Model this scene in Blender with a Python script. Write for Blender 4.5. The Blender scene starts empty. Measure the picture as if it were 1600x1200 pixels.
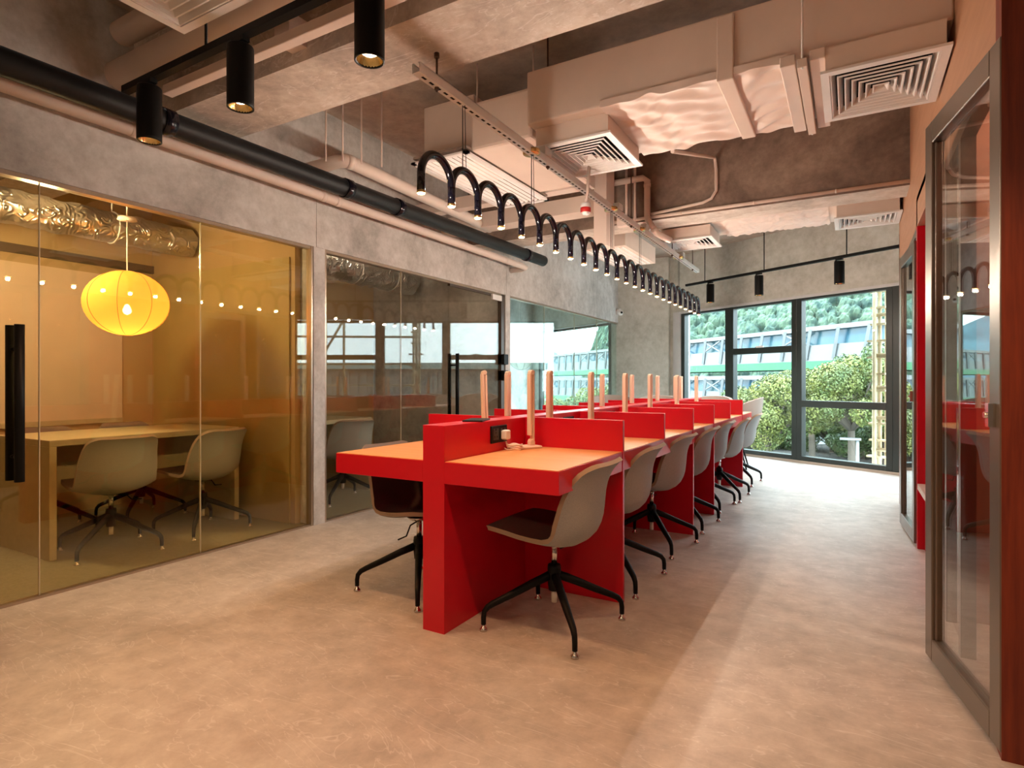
import bpy, math, random
from mathutils import Vector, Matrix
import numpy as np

# ------------------------------------------------------------------ camera, sky, light, exposure
S = bpy.context.scene
COL = S.collection
YAW = math.atan2(529, 920)
cam_d = bpy.data.cameras.new('camera'); cam = bpy.data.objects.new('camera', cam_d); COL.objects.link(cam)
cam_d.sensor_width = 36; cam_d.lens = 920 / 1600 * 36; cam_d.shift_y = -4 / 1600; cam_d.clip_start = .05; cam_d.clip_end = 2000
cam.location = (0, 0, 1.1); cam.rotation_euler = (math.pi / 2, 0, YAW)
S.camera = cam
S.view_settings.view_transform = 'Standard'; S.view_settings.look = 'None'
S.view_settings.gamma = 1; S.view_settings.exposure = 0.32; S.view_settings.use_curve_mapping = False
cy = S.cycles
cy.use_denoising = True; cy.max_bounces = 10; cy.diffuse_bounces = 5; cy.glossy_bounces = 4
cy.transparent_max_bounces = 20; cy.transmission_bounces = 6; cy.sample_clamp_indirect = 6; cy.caustics_reflective = False; cy.caustics_refractive = False

W = bpy.data.worlds.new('sky'); S.world = W; W.use_nodes = True
wn = W.node_tree; wn.nodes.clear()
o_ = wn.nodes.new('ShaderNodeOutputWorld'); bg = wn.nodes.new('ShaderNodeBackground')
tc = wn.nodes.new('ShaderNodeTexCoord'); sp = wn.nodes.new('ShaderNodeSeparateXYZ'); rp = wn.nodes.new('ShaderNodeValToRGB')
rp.color_ramp.elements[0].position = 0.0; rp.color_ramp.elements[0].color = (.53, .62, .67, 1)
rp.color_ramp.elements[1].position = .6; rp.color_ramp.elements[1].color = (.62, .76, .86, 1)
wn.links.new(tc.outputs['Generated'], sp.inputs[0]); wn.links.new(sp.outputs['Z'], rp.inputs[0])
wn.links.new(rp.outputs[0], bg.inputs[0]); wn.links.new(bg.outputs[0], o_.inputs[0])
bg.inputs[1].default_value = 12.8

def light(name, typ, loc, power, color, size=.05, rot=(0, 0, 0), parent=None, spot=None, blend=.6):
    d = bpy.data.lights.new(name, typ); d.energy = power; d.color = color
    if typ == 'AREA': d.shape = 'RECTANGLE'; d.size = size[0]; d.size_y = size[1]
    else: d.shadow_soft_size = size
    if spot: d.spot_size = math.radians(spot); d.spot_blend = blend
    o = bpy.data.objects.new(name, d); COL.objects.link(o); o.location = loc; o.rotation_euler = rot; o.parent = parent
    return o
WARM = (1, .50, .23); NEUT = (1, .84, .70)
sun = light('sun', 'SUN', (0, 0, 30), 5.0, (1, .93, .8), .02, rot=(math.radians(50), 0, math.radians(-60)))

# ------------------------------------------------------------------ helpers
def tag(o, label=None, cat=None, group=None, kind=None):
    if label: o['label'] = label
    if cat: o['category'] = cat
    if group: o['group'] = group
    if kind: o['kind'] = kind
    return o
def thing(name, loc, label, cat, group=None, rz=0):
    o = bpy.data.objects.new(name, None); COL.objects.link(o); o.location = loc; o.rotation_euler = (0, 0, rz)
    o.empty_display_size = .1
    return tag(o, label, cat, group)
def copy_thing(o, parent=None):
    c = o.copy(); COL.objects.link(c)
    if parent is not None: c.parent = parent
    for ch in [x for x in o.children]:
        copy_thing(ch, c)
    return c

class MB:
    def __init__(s): s.v = []; s.f = []; s.m = []; s.sm = []
    def add(s, vs, fs, mi=0, smooth=False):
        n = len(s.v); s.v += [tuple(v) for v in vs]
        for f in fs: s.f.append(tuple(i + n for i in f)); s.m.append(mi); s.sm.append(smooth)
        return s
    def box(s, x0, x1, y0, y1, z0, z1, mi=0):
        v = [(x0, y0, z0), (x1, y0, z0), (x1, y1, z0), (x0, y1, z0), (x0, y0, z1), (x1, y0, z1), (x1, y1, z1), (x0, y1, z1)]
        return s.add(v, [(0, 3, 2, 1), (4, 5, 6, 7), (0, 1, 5, 4), (1, 2, 6, 5), (2, 3, 7, 6), (3, 0, 4, 7)], mi)
    def obox(s, c, ax, ay, az, mi=0):       # centre + three half-vectors
        c = Vector(c); ax = Vector(ax); ay = Vector(ay); az = Vector(az)
        v = [c + a * ax + b * ay + d * az for d in (-1, 1) for a, b in ((-1, -1), (1, -1), (1, 1), (-1, 1))]
        return s.add(v, [(0, 3, 2, 1), (4, 5, 6, 7), (0, 1, 5, 4), (1, 2, 6, 5), (2, 3, 7, 6), (3, 0, 4, 7)], mi)
    def bar(s, a, b, w, h, mi=0):           # rectangular bar from a to b
        a = Vector(a); b = Vector(b); d = (b - a); u = d.normalized()
        up = Vector((0, 0, 1)) if abs(u.z) < .9 else Vector((0, 1, 0))
        sd = u.cross(up).normalized(); up = sd.cross(u)
        return s.obox((a + b) / 2, d / 2, sd * w / 2, up * h / 2, mi)
    def prism(s, poly, z0, z1, mi=0):
        n = len(poly); v = [(x, y, z0) for x, y in poly] + [(x, y, z1) for x, y in poly]
        f = [tuple(range(n - 1, -1, -1)), tuple(range(n, 2 * n))] + [(i, (i + 1) % n, n + (i + 1) % n, n + i) for i in range(n)]
        return s.add(v, f, mi)
    def tube(s, pts, r, seg=12, mi=0, cap=True, smooth=True):
        pts = [Vector(p) for p in pts]; n = len(pts); rs = r if isinstance(r, (list, tuple)) else [r] * n
        vs = []; prev = None
        for i, p in enumerate(pts):
            t = (pts[min(i + 1, n - 1)] - pts[max(i - 1, 0)]).normalized()
            if prev is None:
                a = Vector((0, 0, 1)) if abs(t.z) < .9 else Vector((1, 0, 0)); x = t.cross(a).normalized()
            else:
                x = (prev - t * prev.dot(t)); x = x.normalized() if x.length > 1e-6 else t.orthogonal().normalized()
            prev = x; y = t.cross(x)
            for k in range(seg):
                an = 2 * math.pi * k / seg; vs.append(p + (x * math.cos(an) + y * math.sin(an)) * rs[i])
        fs = [(i * seg + k, i * seg + (k + 1) % seg, (i + 1) * seg + (k + 1) % seg, (i + 1) * seg + k) for i in range(n - 1) for k in range(seg)]
        s.add(vs, fs, mi, smooth)
        if cap:
            m = len(s.v) - len(vs)
            s.f.append(tuple(m + k for k in range(seg - 1, -1, -1))); s.m.append(mi); s.sm.append(False)
            s.f.append(tuple(m + (n - 1) * seg + k for k in range(seg))); s.m.append(mi); s.sm.append(False)
        return s
    def lathe(s, prof, c=(0, 0, 0), seg=24, mi=0, smooth=True):     # prof: (r, z)
        n = len(prof); vs = [(c[0] + r * math.cos(2 * math.pi * k / seg), c[1] + r * math.sin(2 * math.pi * k / seg), c[2] + z) for r, z in prof for k in range(seg)]
        fs = [(i * seg + k, i * seg + (k + 1) % seg, (i + 1) * seg + (k + 1) % seg, (i + 1) * seg + k) for i in range(n - 1) for k in range(seg)]
        return s.add(vs, fs, mi, smooth)
    def grid(s, P, mi=0, smooth=True, flip=False):
        r = len(P); c = len(P[0]); vs = [p for row in P for p in row]
        fs = [(i * c + j, i * c + j + 1, (i + 1) * c + j + 1, (i + 1) * c + j) for i in range(r - 1) for j in range(c - 1)]
        if flip: fs = [f[::-1] for f in fs]
        return s.add(vs, fs, mi, smooth)
    def build(s, name, mat, parent=None, bevel=0, kind=None, label=None):
        me = bpy.data.meshes.new(name); me.from_pydata(s.v, [], s.f)
        mats = mat if isinstance(mat, (list, tuple)) else [mat]
        for m in mats: me.materials.append(m)
        me.polygons.foreach_set('material_index', s.m); me.polygons.foreach_set('use_smooth', s.sm); me.update()
        o = bpy.data.objects.new(name, me); COL.objects.link(o); o.parent = parent
        if bevel:
            b = o.modifiers.new('bevel', 'BEVEL'); b.width = bevel; b.segments = 2; b.limit_method = 'ANGLE'; b.angle_limit = math.radians(50)
        if kind: o['kind'] = kind
        if label: o['label'] = label
        return o

def arc(cx, cz, r, a0, a1, n, f):
    return [f(cx + r * math.cos(a0 + (a1 - a0) * i / n), cz + r * math.sin(a0 + (a1 - a0) * i / n)) for i in range(n + 1)]

# ------------------------------------------------------------------ materials
def mat(name, col, rough=.5, metal=0, spec=.5, col2=None, scale=4, detail=6, bump=0, bscale=None, emit=None, es=0, coords='Object', stretch=(1, 1, 1), lo=.35, hi=.65):
    m = bpy.data.materials.new(name); m.use_nodes = True; nt = m.node_tree; b = nt.nodes['Principled BSDF']
    b.inputs['Base Color'].default_value = (*col, 1); b.inputs['Roughness'].default_value = rough
    b.inputs['Metallic'].default_value = metal; b.inputs['Specular IOR Level'].default_value = spec
    if emit: b.inputs['Emission Color'].default_value = (*emit, 1); b.inputs['Emission Strength'].default_value = es
    tcn = nt.nodes.new('ShaderNodeTexCoord'); mp = nt.nodes.new('ShaderNodeMapping'); mp.inputs['Scale'].default_value = stretch
    nt.links.new(tcn.outputs[coords], mp.inputs[0])
    nz = nt.nodes.new('ShaderNodeTexNoise'); nz.inputs['Scale'].default_value = scale; nz.inputs['Detail'].default_value = detail
    nz.inputs['Roughness'].default_value = .6
    nt.links.new(mp.outputs[0], nz.inputs[0])
    if col2 is None: col2 = tuple(c * .9 for c in col)
    r = nt.nodes.new('ShaderNodeValToRGB'); r.color_ramp.elements[0].position = lo; r.color_ramp.elements[1].position = hi
    r.color_ramp.elements[0].color = (*col2, 1); r.color_ramp.elements[1].color = (*col, 1)
    nt.links.new(nz.outputs['Fac'], r.inputs[0]); nt.links.new(r.outputs[0], b.inputs['Base Color'])
    if bump:
        n2 = nt.nodes.new('ShaderNodeTexNoise'); n2.inputs['Scale'].default_value = bscale or scale * 6; n2.inputs['Detail'].default_value = 5
        nt.links.new(mp.outputs[0], n2.inputs[0])
        bp = nt.nodes.new('ShaderNodeBump'); bp.inputs['Strength'].default_value = bump; bp.inputs['Distance'].default_value = .01
        nt.links.new(n2.outputs['Fac'], bp.inputs['Height']); nt.links.new(bp.outputs[0], b.inputs['Normal'])
    return m
def glass(name, tint, refl=1.0, ior=1.5, rough=0.0):
    m = bpy.data.materials.new(name); m.use_nodes = True; nt = m.node_tree; nt.nodes.clear()
    out = nt.nodes.new('ShaderNodeOutputMaterial'); t = nt.nodes.new('ShaderNodeBsdfTransparent'); g = nt.nodes.new('ShaderNodeBsdfGlossy')
    t.inputs[0].default_value = (*tint, 1); g.inputs['Roughness'].default_value = rough; g.inputs['Color'].default_value = (.95, .97, .96, 1)
    fr = nt.nodes.new('ShaderNodeLayerWeight'); fr.inputs['Blend'].default_value = .5      # Schlick's curve, same from both sides of the pane
    pw = nt.nodes.new('ShaderNodeMath'); pw.operation = 'POWER'; pw.inputs[1].default_value = 5; nt.links.new(fr.outputs['Facing'], pw.inputs[0])
    f0 = ((ior - 1) / (ior + 1)) ** 2 * refl
    ml = nt.nodes.new('ShaderNodeMath'); ml.operation = 'MULTIPLY_ADD'; ml.inputs[1].default_value = 1 - f0; ml.inputs[2].default_value = f0; ml.use_clamp = True
    mx = nt.nodes.new('ShaderNodeMixShader')
    nt.links.new(pw.outputs[0], ml.inputs[0]); nt.links.new(ml.outputs[0], mx.inputs[0])
    nt.links.new(t.outputs[0], mx.inputs[1]); nt.links.new(g.outputs[0], mx.inputs[2]); nt.links.new(mx.outputs[0], out.inputs[0])
    return m
def emis(name, col, st):
    m = bpy.data.materials.new(name); m.use_nodes = True; nt = m.node_tree; b = nt.nodes['Principled BSDF']
    b.inputs['Base Color'].default_value = (*col, 1); b.inputs['Emission Color'].default_value = (*col, 1); b.inputs['Emission Strength'].default_value = st
    return m

def concrete(name, c1, c2, c3, scale=1.3, rough=.6, spec=.4, bump=.12, scratch=0):
    """Two noises (cloudy + fine) over three tones, with trowel scratches if asked."""
    m = bpy.data.materials.new(name); m.use_nodes = True; nt = m.node_tree; b = nt.nodes['Principled BSDF']; L = nt.links.new
    t = nt.nodes.new('ShaderNodeTexCoord')
    n1 = nt.nodes.new('ShaderNodeTexNoise'); n1.inputs['Scale'].default_value = scale; n1.inputs['Detail'].default_value = 8; n1.inputs['Roughness'].default_value = .62; n1.inputs['Distortion'].default_value = .6
    n2 = nt.nodes.new('ShaderNodeTexNoise'); n2.inputs['Scale'].default_value = scale * 9; n2.inputs['Detail'].default_value = 8; n2.inputs['Roughness'].default_value = .7
    L(t.outputs['Object'], n1.inputs[0]); L(t.outputs['Object'], n2.inputs[0])
    r = nt.nodes.new('ShaderNodeValToRGB'); e = r.color_ramp.elements; e[0].position = .33; e[0].color = (*c1, 1); e[1].position = .68; e[1].color = (*c3, 1)
    k = e.new(.5); k.color = (*c2, 1)
    L(n1.outputs['Fac'], r.inputs[0])
    mx = nt.nodes.new('ShaderNodeMix'); mx.data_type = 'RGBA'; mx.blend_type = 'OVERLAY'; mx.inputs['Factor'].default_value = .55
    L(r.outputs[0], mx.inputs['A']); L(n2.outputs['Fac'], mx.inputs['B'])
    last = mx.outputs['Result']
    if scratch:
        w = nt.nodes.new('ShaderNodeTexNoise'); w.inputs['Scale'].default_value = 2.2; w.inputs['Detail'].default_value = 3; w.inputs['Distortion'].default_value = 3.5
        mp = nt.nodes.new('ShaderNodeMapping'); mp.inputs['Scale'].default_value = (.6, 2.2, 1); L(t.outputs['Object'], mp.inputs[0]); L(mp.outputs[0], w.inputs[0])
        rr = nt.nodes.new('ShaderNodeValToRGB'); q = rr.color_ramp.elements; q[0].position = .488; q[0].color = (0, 0, 0, 1); q[1].position = .512; q[1].color = (0, 0, 0, 1)
        kk = q.new(.5); kk.color = (1, 1, 1, 1); L(w.outputs['Fac'], rr.inputs[0])
        m2 = nt.nodes.new('ShaderNodeMix'); m2.data_type = 'RGBA'; m2.blend_type = 'SCREEN'; m2.inputs['Factor'].default_value = scratch
        L(last, m2.inputs['A']); L(rr.outputs[0], m2.inputs['B']); last = m2.outputs['Result']
    L(last, b.inputs['Base Color'])
    b.inputs['Roughness'].default_value = rough; b.inputs['Specular IOR Level'].default_value = spec
    bp = nt.nodes.new('ShaderNodeBump'); bp.inputs['Strength'].default_value = bump; bp.inputs['Distance'].default_value = .01
    L(n2.outputs['Fac'], bp.inputs['Height']); L(bp.outputs[0], b.inputs['Normal'])
    return m

M = {}
M['floor'] = concrete('floor_screed', (.40, .355, .315), (.49, .445, .405), (.57, .525, .485), .9, rough=.45, spec=.45, bump=.05, scratch=.22)
M['wall'] = concrete('wall_concrete', (.38, .365, .345), (.53, .515, .495), (.66, .645, .625), 1.3, rough=.75, spec=.25)
M['wall_pale'] = concrete('pale_concrete', (.50, .50, .455), (.62, .62, .57), (.72, .72, .67), 1.3, rough=.75, spec=.25)
M['beam'] = concrete('beam_concrete', (.42, .37, .33), (.56, .50, .44), (.74, .67, .60), 1.9, rough=.7, spec=.25, scratch=.32)
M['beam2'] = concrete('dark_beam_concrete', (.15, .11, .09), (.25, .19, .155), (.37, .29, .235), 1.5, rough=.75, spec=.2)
M['slab'] = concrete('slab_paint', (.40, .325, .27), (.44, .36, .30), (.48, .39, .33), .8, rough=.8, spec=.15, bump=.08)
M['white_ceiling'] = mat('white_metal_paint', (.90, .89, .88), .45, scale=3)
M['cream'] = mat('cream_painted_duct', (.80, .68, .60), .7, scale=2, bump=.1)
M['cream_pipe'] = mat('cream_painted_pipe', (.78, .66, .59), .5, scale=3)
M['foil'] = mat('crumpled_insulation', (.84, .72, .65), .55, scale=2)
def wrinkle(m, scale, strength, dist=.03):
    nt = m.node_tree; b = nt.nodes['Principled BSDF']; t = nt.nodes.new('ShaderNodeTexCoord'); mp = nt.nodes.new('ShaderNodeMapping'); mp.inputs['Scale'].default_value = (.7, 1.4, 1.4)
    n = nt.nodes.new('ShaderNodeTexNoise'); n.inputs['Scale'].default_value = scale; n.inputs['Detail'].default_value = 3; n.inputs['Distortion'].default_value = 1.8
    try: n.noise_type = 'RIDGED_MULTIFRACTAL'
    except Exception: pass
    bp = nt.nodes.new('ShaderNodeBump'); bp.inputs['Strength'].default_value = strength; bp.inputs['Distance'].default_value = dist
    nt.links.new(t.outputs['Object'], mp.inputs[0]); nt.links.new(mp.outputs[0], n.inputs[0]); nt.links.new(n.outputs['Fac'], bp.inputs['Height']); nt.links.new(bp.outputs[0], b.inputs['Normal'])
wrinkle(M['foil'], 2.2, .7)
M['silver'] = mat('silver_foil', (.66, .65, .63), .33, metal=1, scale=5); wrinkle(M['silver'], 9, 1.0, .03)
M['red'] = mat('red_laminate', (.58, .004, .021), .30, scale=300, col2=(.56, .004, .016), spec=.4)
M['wood_top'] = mat('orange_oak_laminate', (.74, .34, .12), .42, scale=3, col2=(.66, .28, .09), stretch=(1, 12, 1), detail=8)
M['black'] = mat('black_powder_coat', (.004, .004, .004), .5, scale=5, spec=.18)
M['black_gloss'] = mat('black_gloss_metal', (.004, .004, .010), .14, scale=5, spec=.45)
M['black_pipe'] = mat('black_pipe_lagging', (.009, .010, .011), .5, scale=6, bump=.1, spec=.3)
M['chrome'] = mat('chrome', (.75, .73, .70), .18, metal=1)
M['brass'] = mat('brass', (.85, .60, .25), .25, metal=1)
M['steel'] = mat('galvanised_steel', (.93, .93, .92), .35, metal=.1)
M['shell'] = mat('grey_felt_shell', (.37, .38, .375), .8, scale=250, col2=(.31, .32, .315), bump=.15, bscale=400)
M['shell_edge'] = mat('tan_shell_edge', (.36, .26, .18), .7)
M['pad'] = mat('brown_felt_pad', (.17, .13, .11), .85, scale=200, col2=(.13, .10, .085), bump=.15, bscale=400)
M['lounge'] = mat('beige_lounge_fabric', (.40, .33, .29), .85, scale=150, bump=.1)
M['lamp'] = mat('beige_lamp_plastic', (.86, .66, .52), .4, scale=2, col2=(.84, .64, .50))
M['white'] = mat('white_plastic', (.80, .79, .77), .4)
M['alarm_red'] = mat('alarm_red', (.55, .02, .02), .4)
M['frame'] = mat('dark_window_frame', (.022, .03, .028), .35, scale=3)
M['reveal'] = mat('white_window_reveal', (.72, .72, .74), .6)
M['room_wall'] = mat('ochre_room_wall', (.50, .36, .18), .7, scale=1.5, col2=(.46, .33, .16))
M['board'] = mat('pale_wall_board', (.74, .58, .44), .5, scale=2)
M['room_table'] = mat('olive_laminate', (.52, .45, .28), .5, scale=20)
M['booth_frame'] = mat('bronze_anodised_frame', (.20, .165, .135), .32, metal=.6, scale=3)
M['booth_wood'] = mat('red_brown_wood', (.25, .040, .012), .5, scale=3, col2=(.14, .018, .006), stretch=(14, 14, .8), detail=8)
M['fascia'] = mat('tan_wood_fascia', (.50, .27, .16), .5, scale=3, col2=(.44, .235, .135), stretch=(8, 1, 8))
M['booth_in'] = mat('booth_lining', (.40, .20, .14), .6, scale=3)
M['bench'] = mat('pale_bench_top', (.66, .56, .50), .5)
M['bamboo'] = mat('bamboo', (.60, .50, .33), .6, scale=6, col2=(.42, .33, .20))
M['label'] = mat('pale_sticker', (.75, .72, .66), .5)
M['tint_glass'] = glass('amber_film_glass', (.955, .905, .73), 1.3, 1.5)
M['clear_glass'] = glass('clear_partition_glass', (.93, .91, .86), 1.15, 1.5)
M['green_glass'] = glass('green_partition_glass', (.90, .985, .96), 1.2, 1.5)
M['win_glass'] = glass('window_glass', (.95, .985, .975), 1.0, 1.45)
M['booth_glass'] = glass('booth_glass', (.90, .87, .84), 1.8, 1.5)
M['bulb'] = emis('pendant_bulb', (1, .66, .30), 22)
M['spot_bulb'] = emis('spot_bulb', (1, .80, .5), 14)

# ------------------------------------------------------------------ large structure
D = Vector((-1.077, .61, 0)).normalized(); W0 = Vector((-.644, 8.90, 0)); NW = Vector((-D.y, D.x, 0))   # window wall: direction (leftwards), point; NW points into the room
if NW.y > 0: NW = -NW
def wp(s, off=0, z=0): p = W0 + D * s - NW * off; return Vector((p.x, p.y, z))      # off > 0 : outwards
SLAB = 3.2; BX = .38
def yl(x): return 8.535 - .566 * x
poly = [(-6.45, -3), (3.7, -3), (3.7, yl(3.7) + .3), (-6.45, yl(-6.45) + .3)]
MB().prism(poly, -.2, 0).build('floor', M['floor'], kind='structure')
MB().prism(poly, SLAB, SLAB + .25).build('ceiling', M['slab'], kind='structure')
XL = -3.55
M['carpet'] = mat('olive_carpet', (.26, .23, .13), .95, scale=60, col2=(.21, .185, .10), bump=.3, bscale=300)
MB().box(-5.65, XL - .06, -1.2, 6.03, 0, .006).build('floor_rooms', M['carpet'], kind='structure')
b = MB(); b.box(XL - .15, XL, -3, 9.92, 2.13, SLAB); b.box(XL - .15, XL, 3.14, 3.25, 0, 2.13); b.box(XL - .15, XL, 6.02, 6.13, 0, 2.13); b.box(XL - .15, XL, -3, -.2, 0, 2.13)
b.build('wall_left', M['wall'], kind='structure')
MB().box(-6.45, 3.7, -3.15, -3, 0, SLAB).build('wall_back', M['wall'], kind='structure')
MB().box(3.7, 3.85, -3, yl(3.7) + .2, 0, SLAB).build('wall_right', M['wall'], kind='structure')
MB().box(-6.6, -6.45, -3, yl(-6.5) + .2, 0, SLAB).build('wall_far_left', M['wall'], kind='structure')
b = MB(); b.box(-5.8, -5.65, -1.3, 6.13, 0, SLAB); b.build('wall_meeting_back', M['room_wall'], kind='structure')
MB().box(-5.65, XL - .15, 3.09, 3.2, 0, SLAB).build('wall_meeting_side', M['room_wall'], kind='structure')
MB().box(-5.65, XL - .15, -1.3, -1.2, 0, SLAB).build('wall_meeting_near', M['room_wall'], kind='structure')
MB().box(-6.45, XL - .15, 6.03, 6.12, 0, SLAB).build('wall_meeting_far', M['wall'], kind='structure')
b = MB()
def wseg(b, s0, s1, z0, z1, off0=0, off1=.15, mi=0):
    P = [wp(s0, off0), wp(s1, off0), wp(s1, off1), wp(s0, off1)]; b.prism([(p.x, p.y) for p in P][::-1], z0, z1, mi)
wseg(b, -5.2, 6.8, 2.26, SLAB)
wseg(b, 2.22, 3.86, 0, 2.26); wseg(b, 6.4, 6.8, 0, 2.26); wseg(b, -5.2, -4.6, 0, 2.26)
b.build('wall_window_side', M['wall_pale'], kind='structure')
MB().box(-3.62, -2.66, 9.92, 10.45, 0, SLAB).build('wall_column', M['wall_pale'], kind='structure')
b = MB(); wseg(b, 2.07, 2.22, 0, 2.26, -.04, .2); b.build('trim_1', M['reveal'], kind='structure')
b = MB(); wseg(b, -1.33, 2.22, 2.225, 2.26, -.03, .0); b.build('trim_2', M['reveal'], kind='structure')
MB().box(-5.65, 3.7, 1.84, 2.23, 2.55, SLAB).build('ceiling_beam', M['beam'], kind='structure').name = 'ceiling_beam_near'
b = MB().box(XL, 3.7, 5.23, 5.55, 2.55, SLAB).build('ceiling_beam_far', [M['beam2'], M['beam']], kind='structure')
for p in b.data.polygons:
    if p.normal.z < -.5: p.material_index = 1  # underside gets a paler concrete, the window daylight put into the colour
# recess for joints in plaster
for yy in (3.2, 6.08):
    MB().box(XL - .01, XL + .004, yy - .035, yy + .035, 2.13, 2.5).build('trim_%d' % (3 if yy < 4 else 4), M['wall'], kind='structure')

# windows of the oblique wall
def window(n, s0, s1, transoms=(), z0=.03, z1=2.24, fw=.075, kind='structure'):
    f = MB(); dep = (-.01, .09)
    wseg(f, s0, s0 + fw, z0, z1, *dep); wseg(f, s1 - fw, s1, z0, z1, *dep)
    wseg(f, s0 + fw, s1 - fw, z0, z0 + .06, *dep); wseg(f, s0 + fw, s1 - fw, z1 - .045, z1, *dep)
    for t in transoms: wseg(f, s0 + fw, s1 - fw, t - .045, t + .045, *dep)
    o = f.build('window_%d' % n, M['frame'], kind='structure', bevel=.004)
    g = MB(); wseg(g, s0 + fw * .5, s1 - fw * .5, z0 + .02, z1 - .02, .03, .038); g.build('pane', M['win_glass'], o)
    return o
window(1, 1.10, 2.07)
window(2, -.01, 1.10, (1.55,))
window(3, -1.24, -.01, (.80,))
window(4, -2.35, -1.24, (.80, 1.55), fw=.09)
window(5, -3.45, -2.35, (.80, 1.55), fw=.09)
window(6, -4.6, -3.45, (.80,), fw=.09)
window(7, 3.86, 6.4, ())
b = MB(); wseg(b, -4.6, 2.07, 0, .03, -.03, .12); wseg(b, 3.86, 6.4, 0, .03, -.03, .12); b.build('trim_5', mat('pale_stone_sill', (.42, .36, .30), .6), kind='structure')
f = MB(); c_ = wp(.55, -.03, 1.60); f.obox(c_, D * .06, NW * .012, (0, 0, .012)); f.build('latch', M['steel'], bpy.data.objects['window_2'])

# glazed partitions along the left wall
def partition(n, y0, y1, m, z1=2.12, x=XL - .03):
    return MB().box(x - .01, x, y0 + .003, y1 - .003, .012, z1).build('window_%d' % n, m, kind='structure')
partition(11, -.2, 1.40, M['tint_glass']); partition(12, 1.40, 2.257, M['tint_glass']); partition(13, 2.257, 3.14, M['tint_glass'])
partition(14, 3.25, 4.18, M['clear_glass']); partition(16, 6.13, 7.1, M['green_glass']); partition(17, 7.1, 8.1, M['green_glass']); partition(18, 8.1, 9.0, M['green_glass']); partition(19, 9.0, 9.92, M['green_glass'])
partition(15, 4.18, 4.92, M['clear_glass'])
b = MB()
edge = mat('bright_glass_edge', (.62, .56, .40), .3)
for yy in (1.40, 2.257, 4.18, 7.1, 8.1, 9.0): b.box(XL - .041, XL - .029, yy - .0015, yy + .0015, .01, 2.12)
b.build('trim_6', edge, kind='structure')
b = MB()
for y0, y1 in ((-.2, 3.14), (3.25, 6.02), (6.13, 9.92)):
    b.box(XL - .06, XL - .01, y0, y1, 2.108, 2.13); b.box(XL - .06, XL - .01, y0, y1, 0, .012)
b.box(XL - .06, XL - .005, 3.12, 3.14, 0, 2.13); b.box(XL - .06, XL - .005, 3.25, 3.27, 0, 2.13)
b.build('trim_7', mat('satin_channel', (.42, .34, .26), .3, metal=.7), kind='structure')

# glass door of the second room and the pull handles
d1 = MB().box(XL - .04, XL - .03, 4.93, 5.93, .02, 2.10).build('door_1', M['clear_glass'], kind='structure')
b = MB(); b.box(XL - .06, XL - .01, 5.94, 6.02, 0, 2.12); b.box(XL - .05, XL - .02, 4.93, 5.94, 2.085, 2.118); b.build('door_frame', mat('dark_brown_jamb', (.07, .045, .03), .4), d1)
b = MB(); b.box(XL - .015, XL + .01, 5.72, 5.92, 2.04, 2.10); b.build('door_closer', M['white'], d1)
for z in (1.36, 1.17):
    MB().box(XL - .06, XL + .03, 5.94, 6.04, z - .06, z + .06).build('hinge', M['black'], d1, bevel=.005)
def pull(parent, y, z0, z1, r=.019):
    for sx in (-1, 1):
        b = MB(); x = XL - .035 + sx * .05
        b.tube([(x, y, z0), (x, y, z1)], r, 14)
        for z in (z0 + .12, z1 - .12): b.tube([(x, y, z), (XL - .035, y, z)], .009, 8)
        b.build('door_handle', M['black'], parent)
pull(d1, 5.01, .62, 1.39)
d2 = MB().box(XL - .04, XL - .03, -.2 + .003, 1.396, .012, 2.12)
bpy.data.objects.remove(bpy.data.objects['window_11']); d2 = d2.build('door_2', M['tint_glass'], kind='structure')
pull(d2, 1.30, .607, 1.38, .021)

# ------------------------------------------------------------------ right-hand booths
b = MB(); b.box(BX, BX + 1.4, 2.19, 2.27, 0, SLAB); b.build('wall_booth_end', M['booth_wood'], kind='structure')
b = MB(); b.box(BX, BX + .05, 2.27, 6.35, 2.12, SLAB); b.box(BX + .05, BX + 1.4, 2.27, 6.35, 2.42, 2.46); b.build('wall_booth_fascia', M['fascia'], kind='structure')
b = MB(); b.box(BX + 1.35, BX + 1.4, 2.27, 6.35, 0, 2.42); b.box(BX + .02, BX + 1.35, 3.38, 3.44, 0, 2.42)
b.build('wall_booth_lining', M['booth_in'], kind='structure')
b = MB(); b.box(BX, BX + 1.35, 4.68, 4.74, 0, 2.32); b.box(BX, BX + .6, 3.44, 4.68, 2.28, 2.32); b.box(BX + .6, BX + .64, 3.44, 4.68, 0, 2.32)
b.build('wall_red_niche', M['red'], kind='structure')
MB().box(BX, BX + 1.35, 6.3, 6.35, 0, 2.42).build('wall_booth_far', M['booth_wood'], kind='structure')
t = thing('bench', (BX + .3, 4.06, 0), 'pale topped bench built into the red niche between the booths', 'bench')
MB().box(-.3, .3, -.61, .61, .395, .43).build('seat', M['bench'], t); MB().box(-.26, .28, -.61, .61, 0, .395).build('base', M['red'], t)
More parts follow.
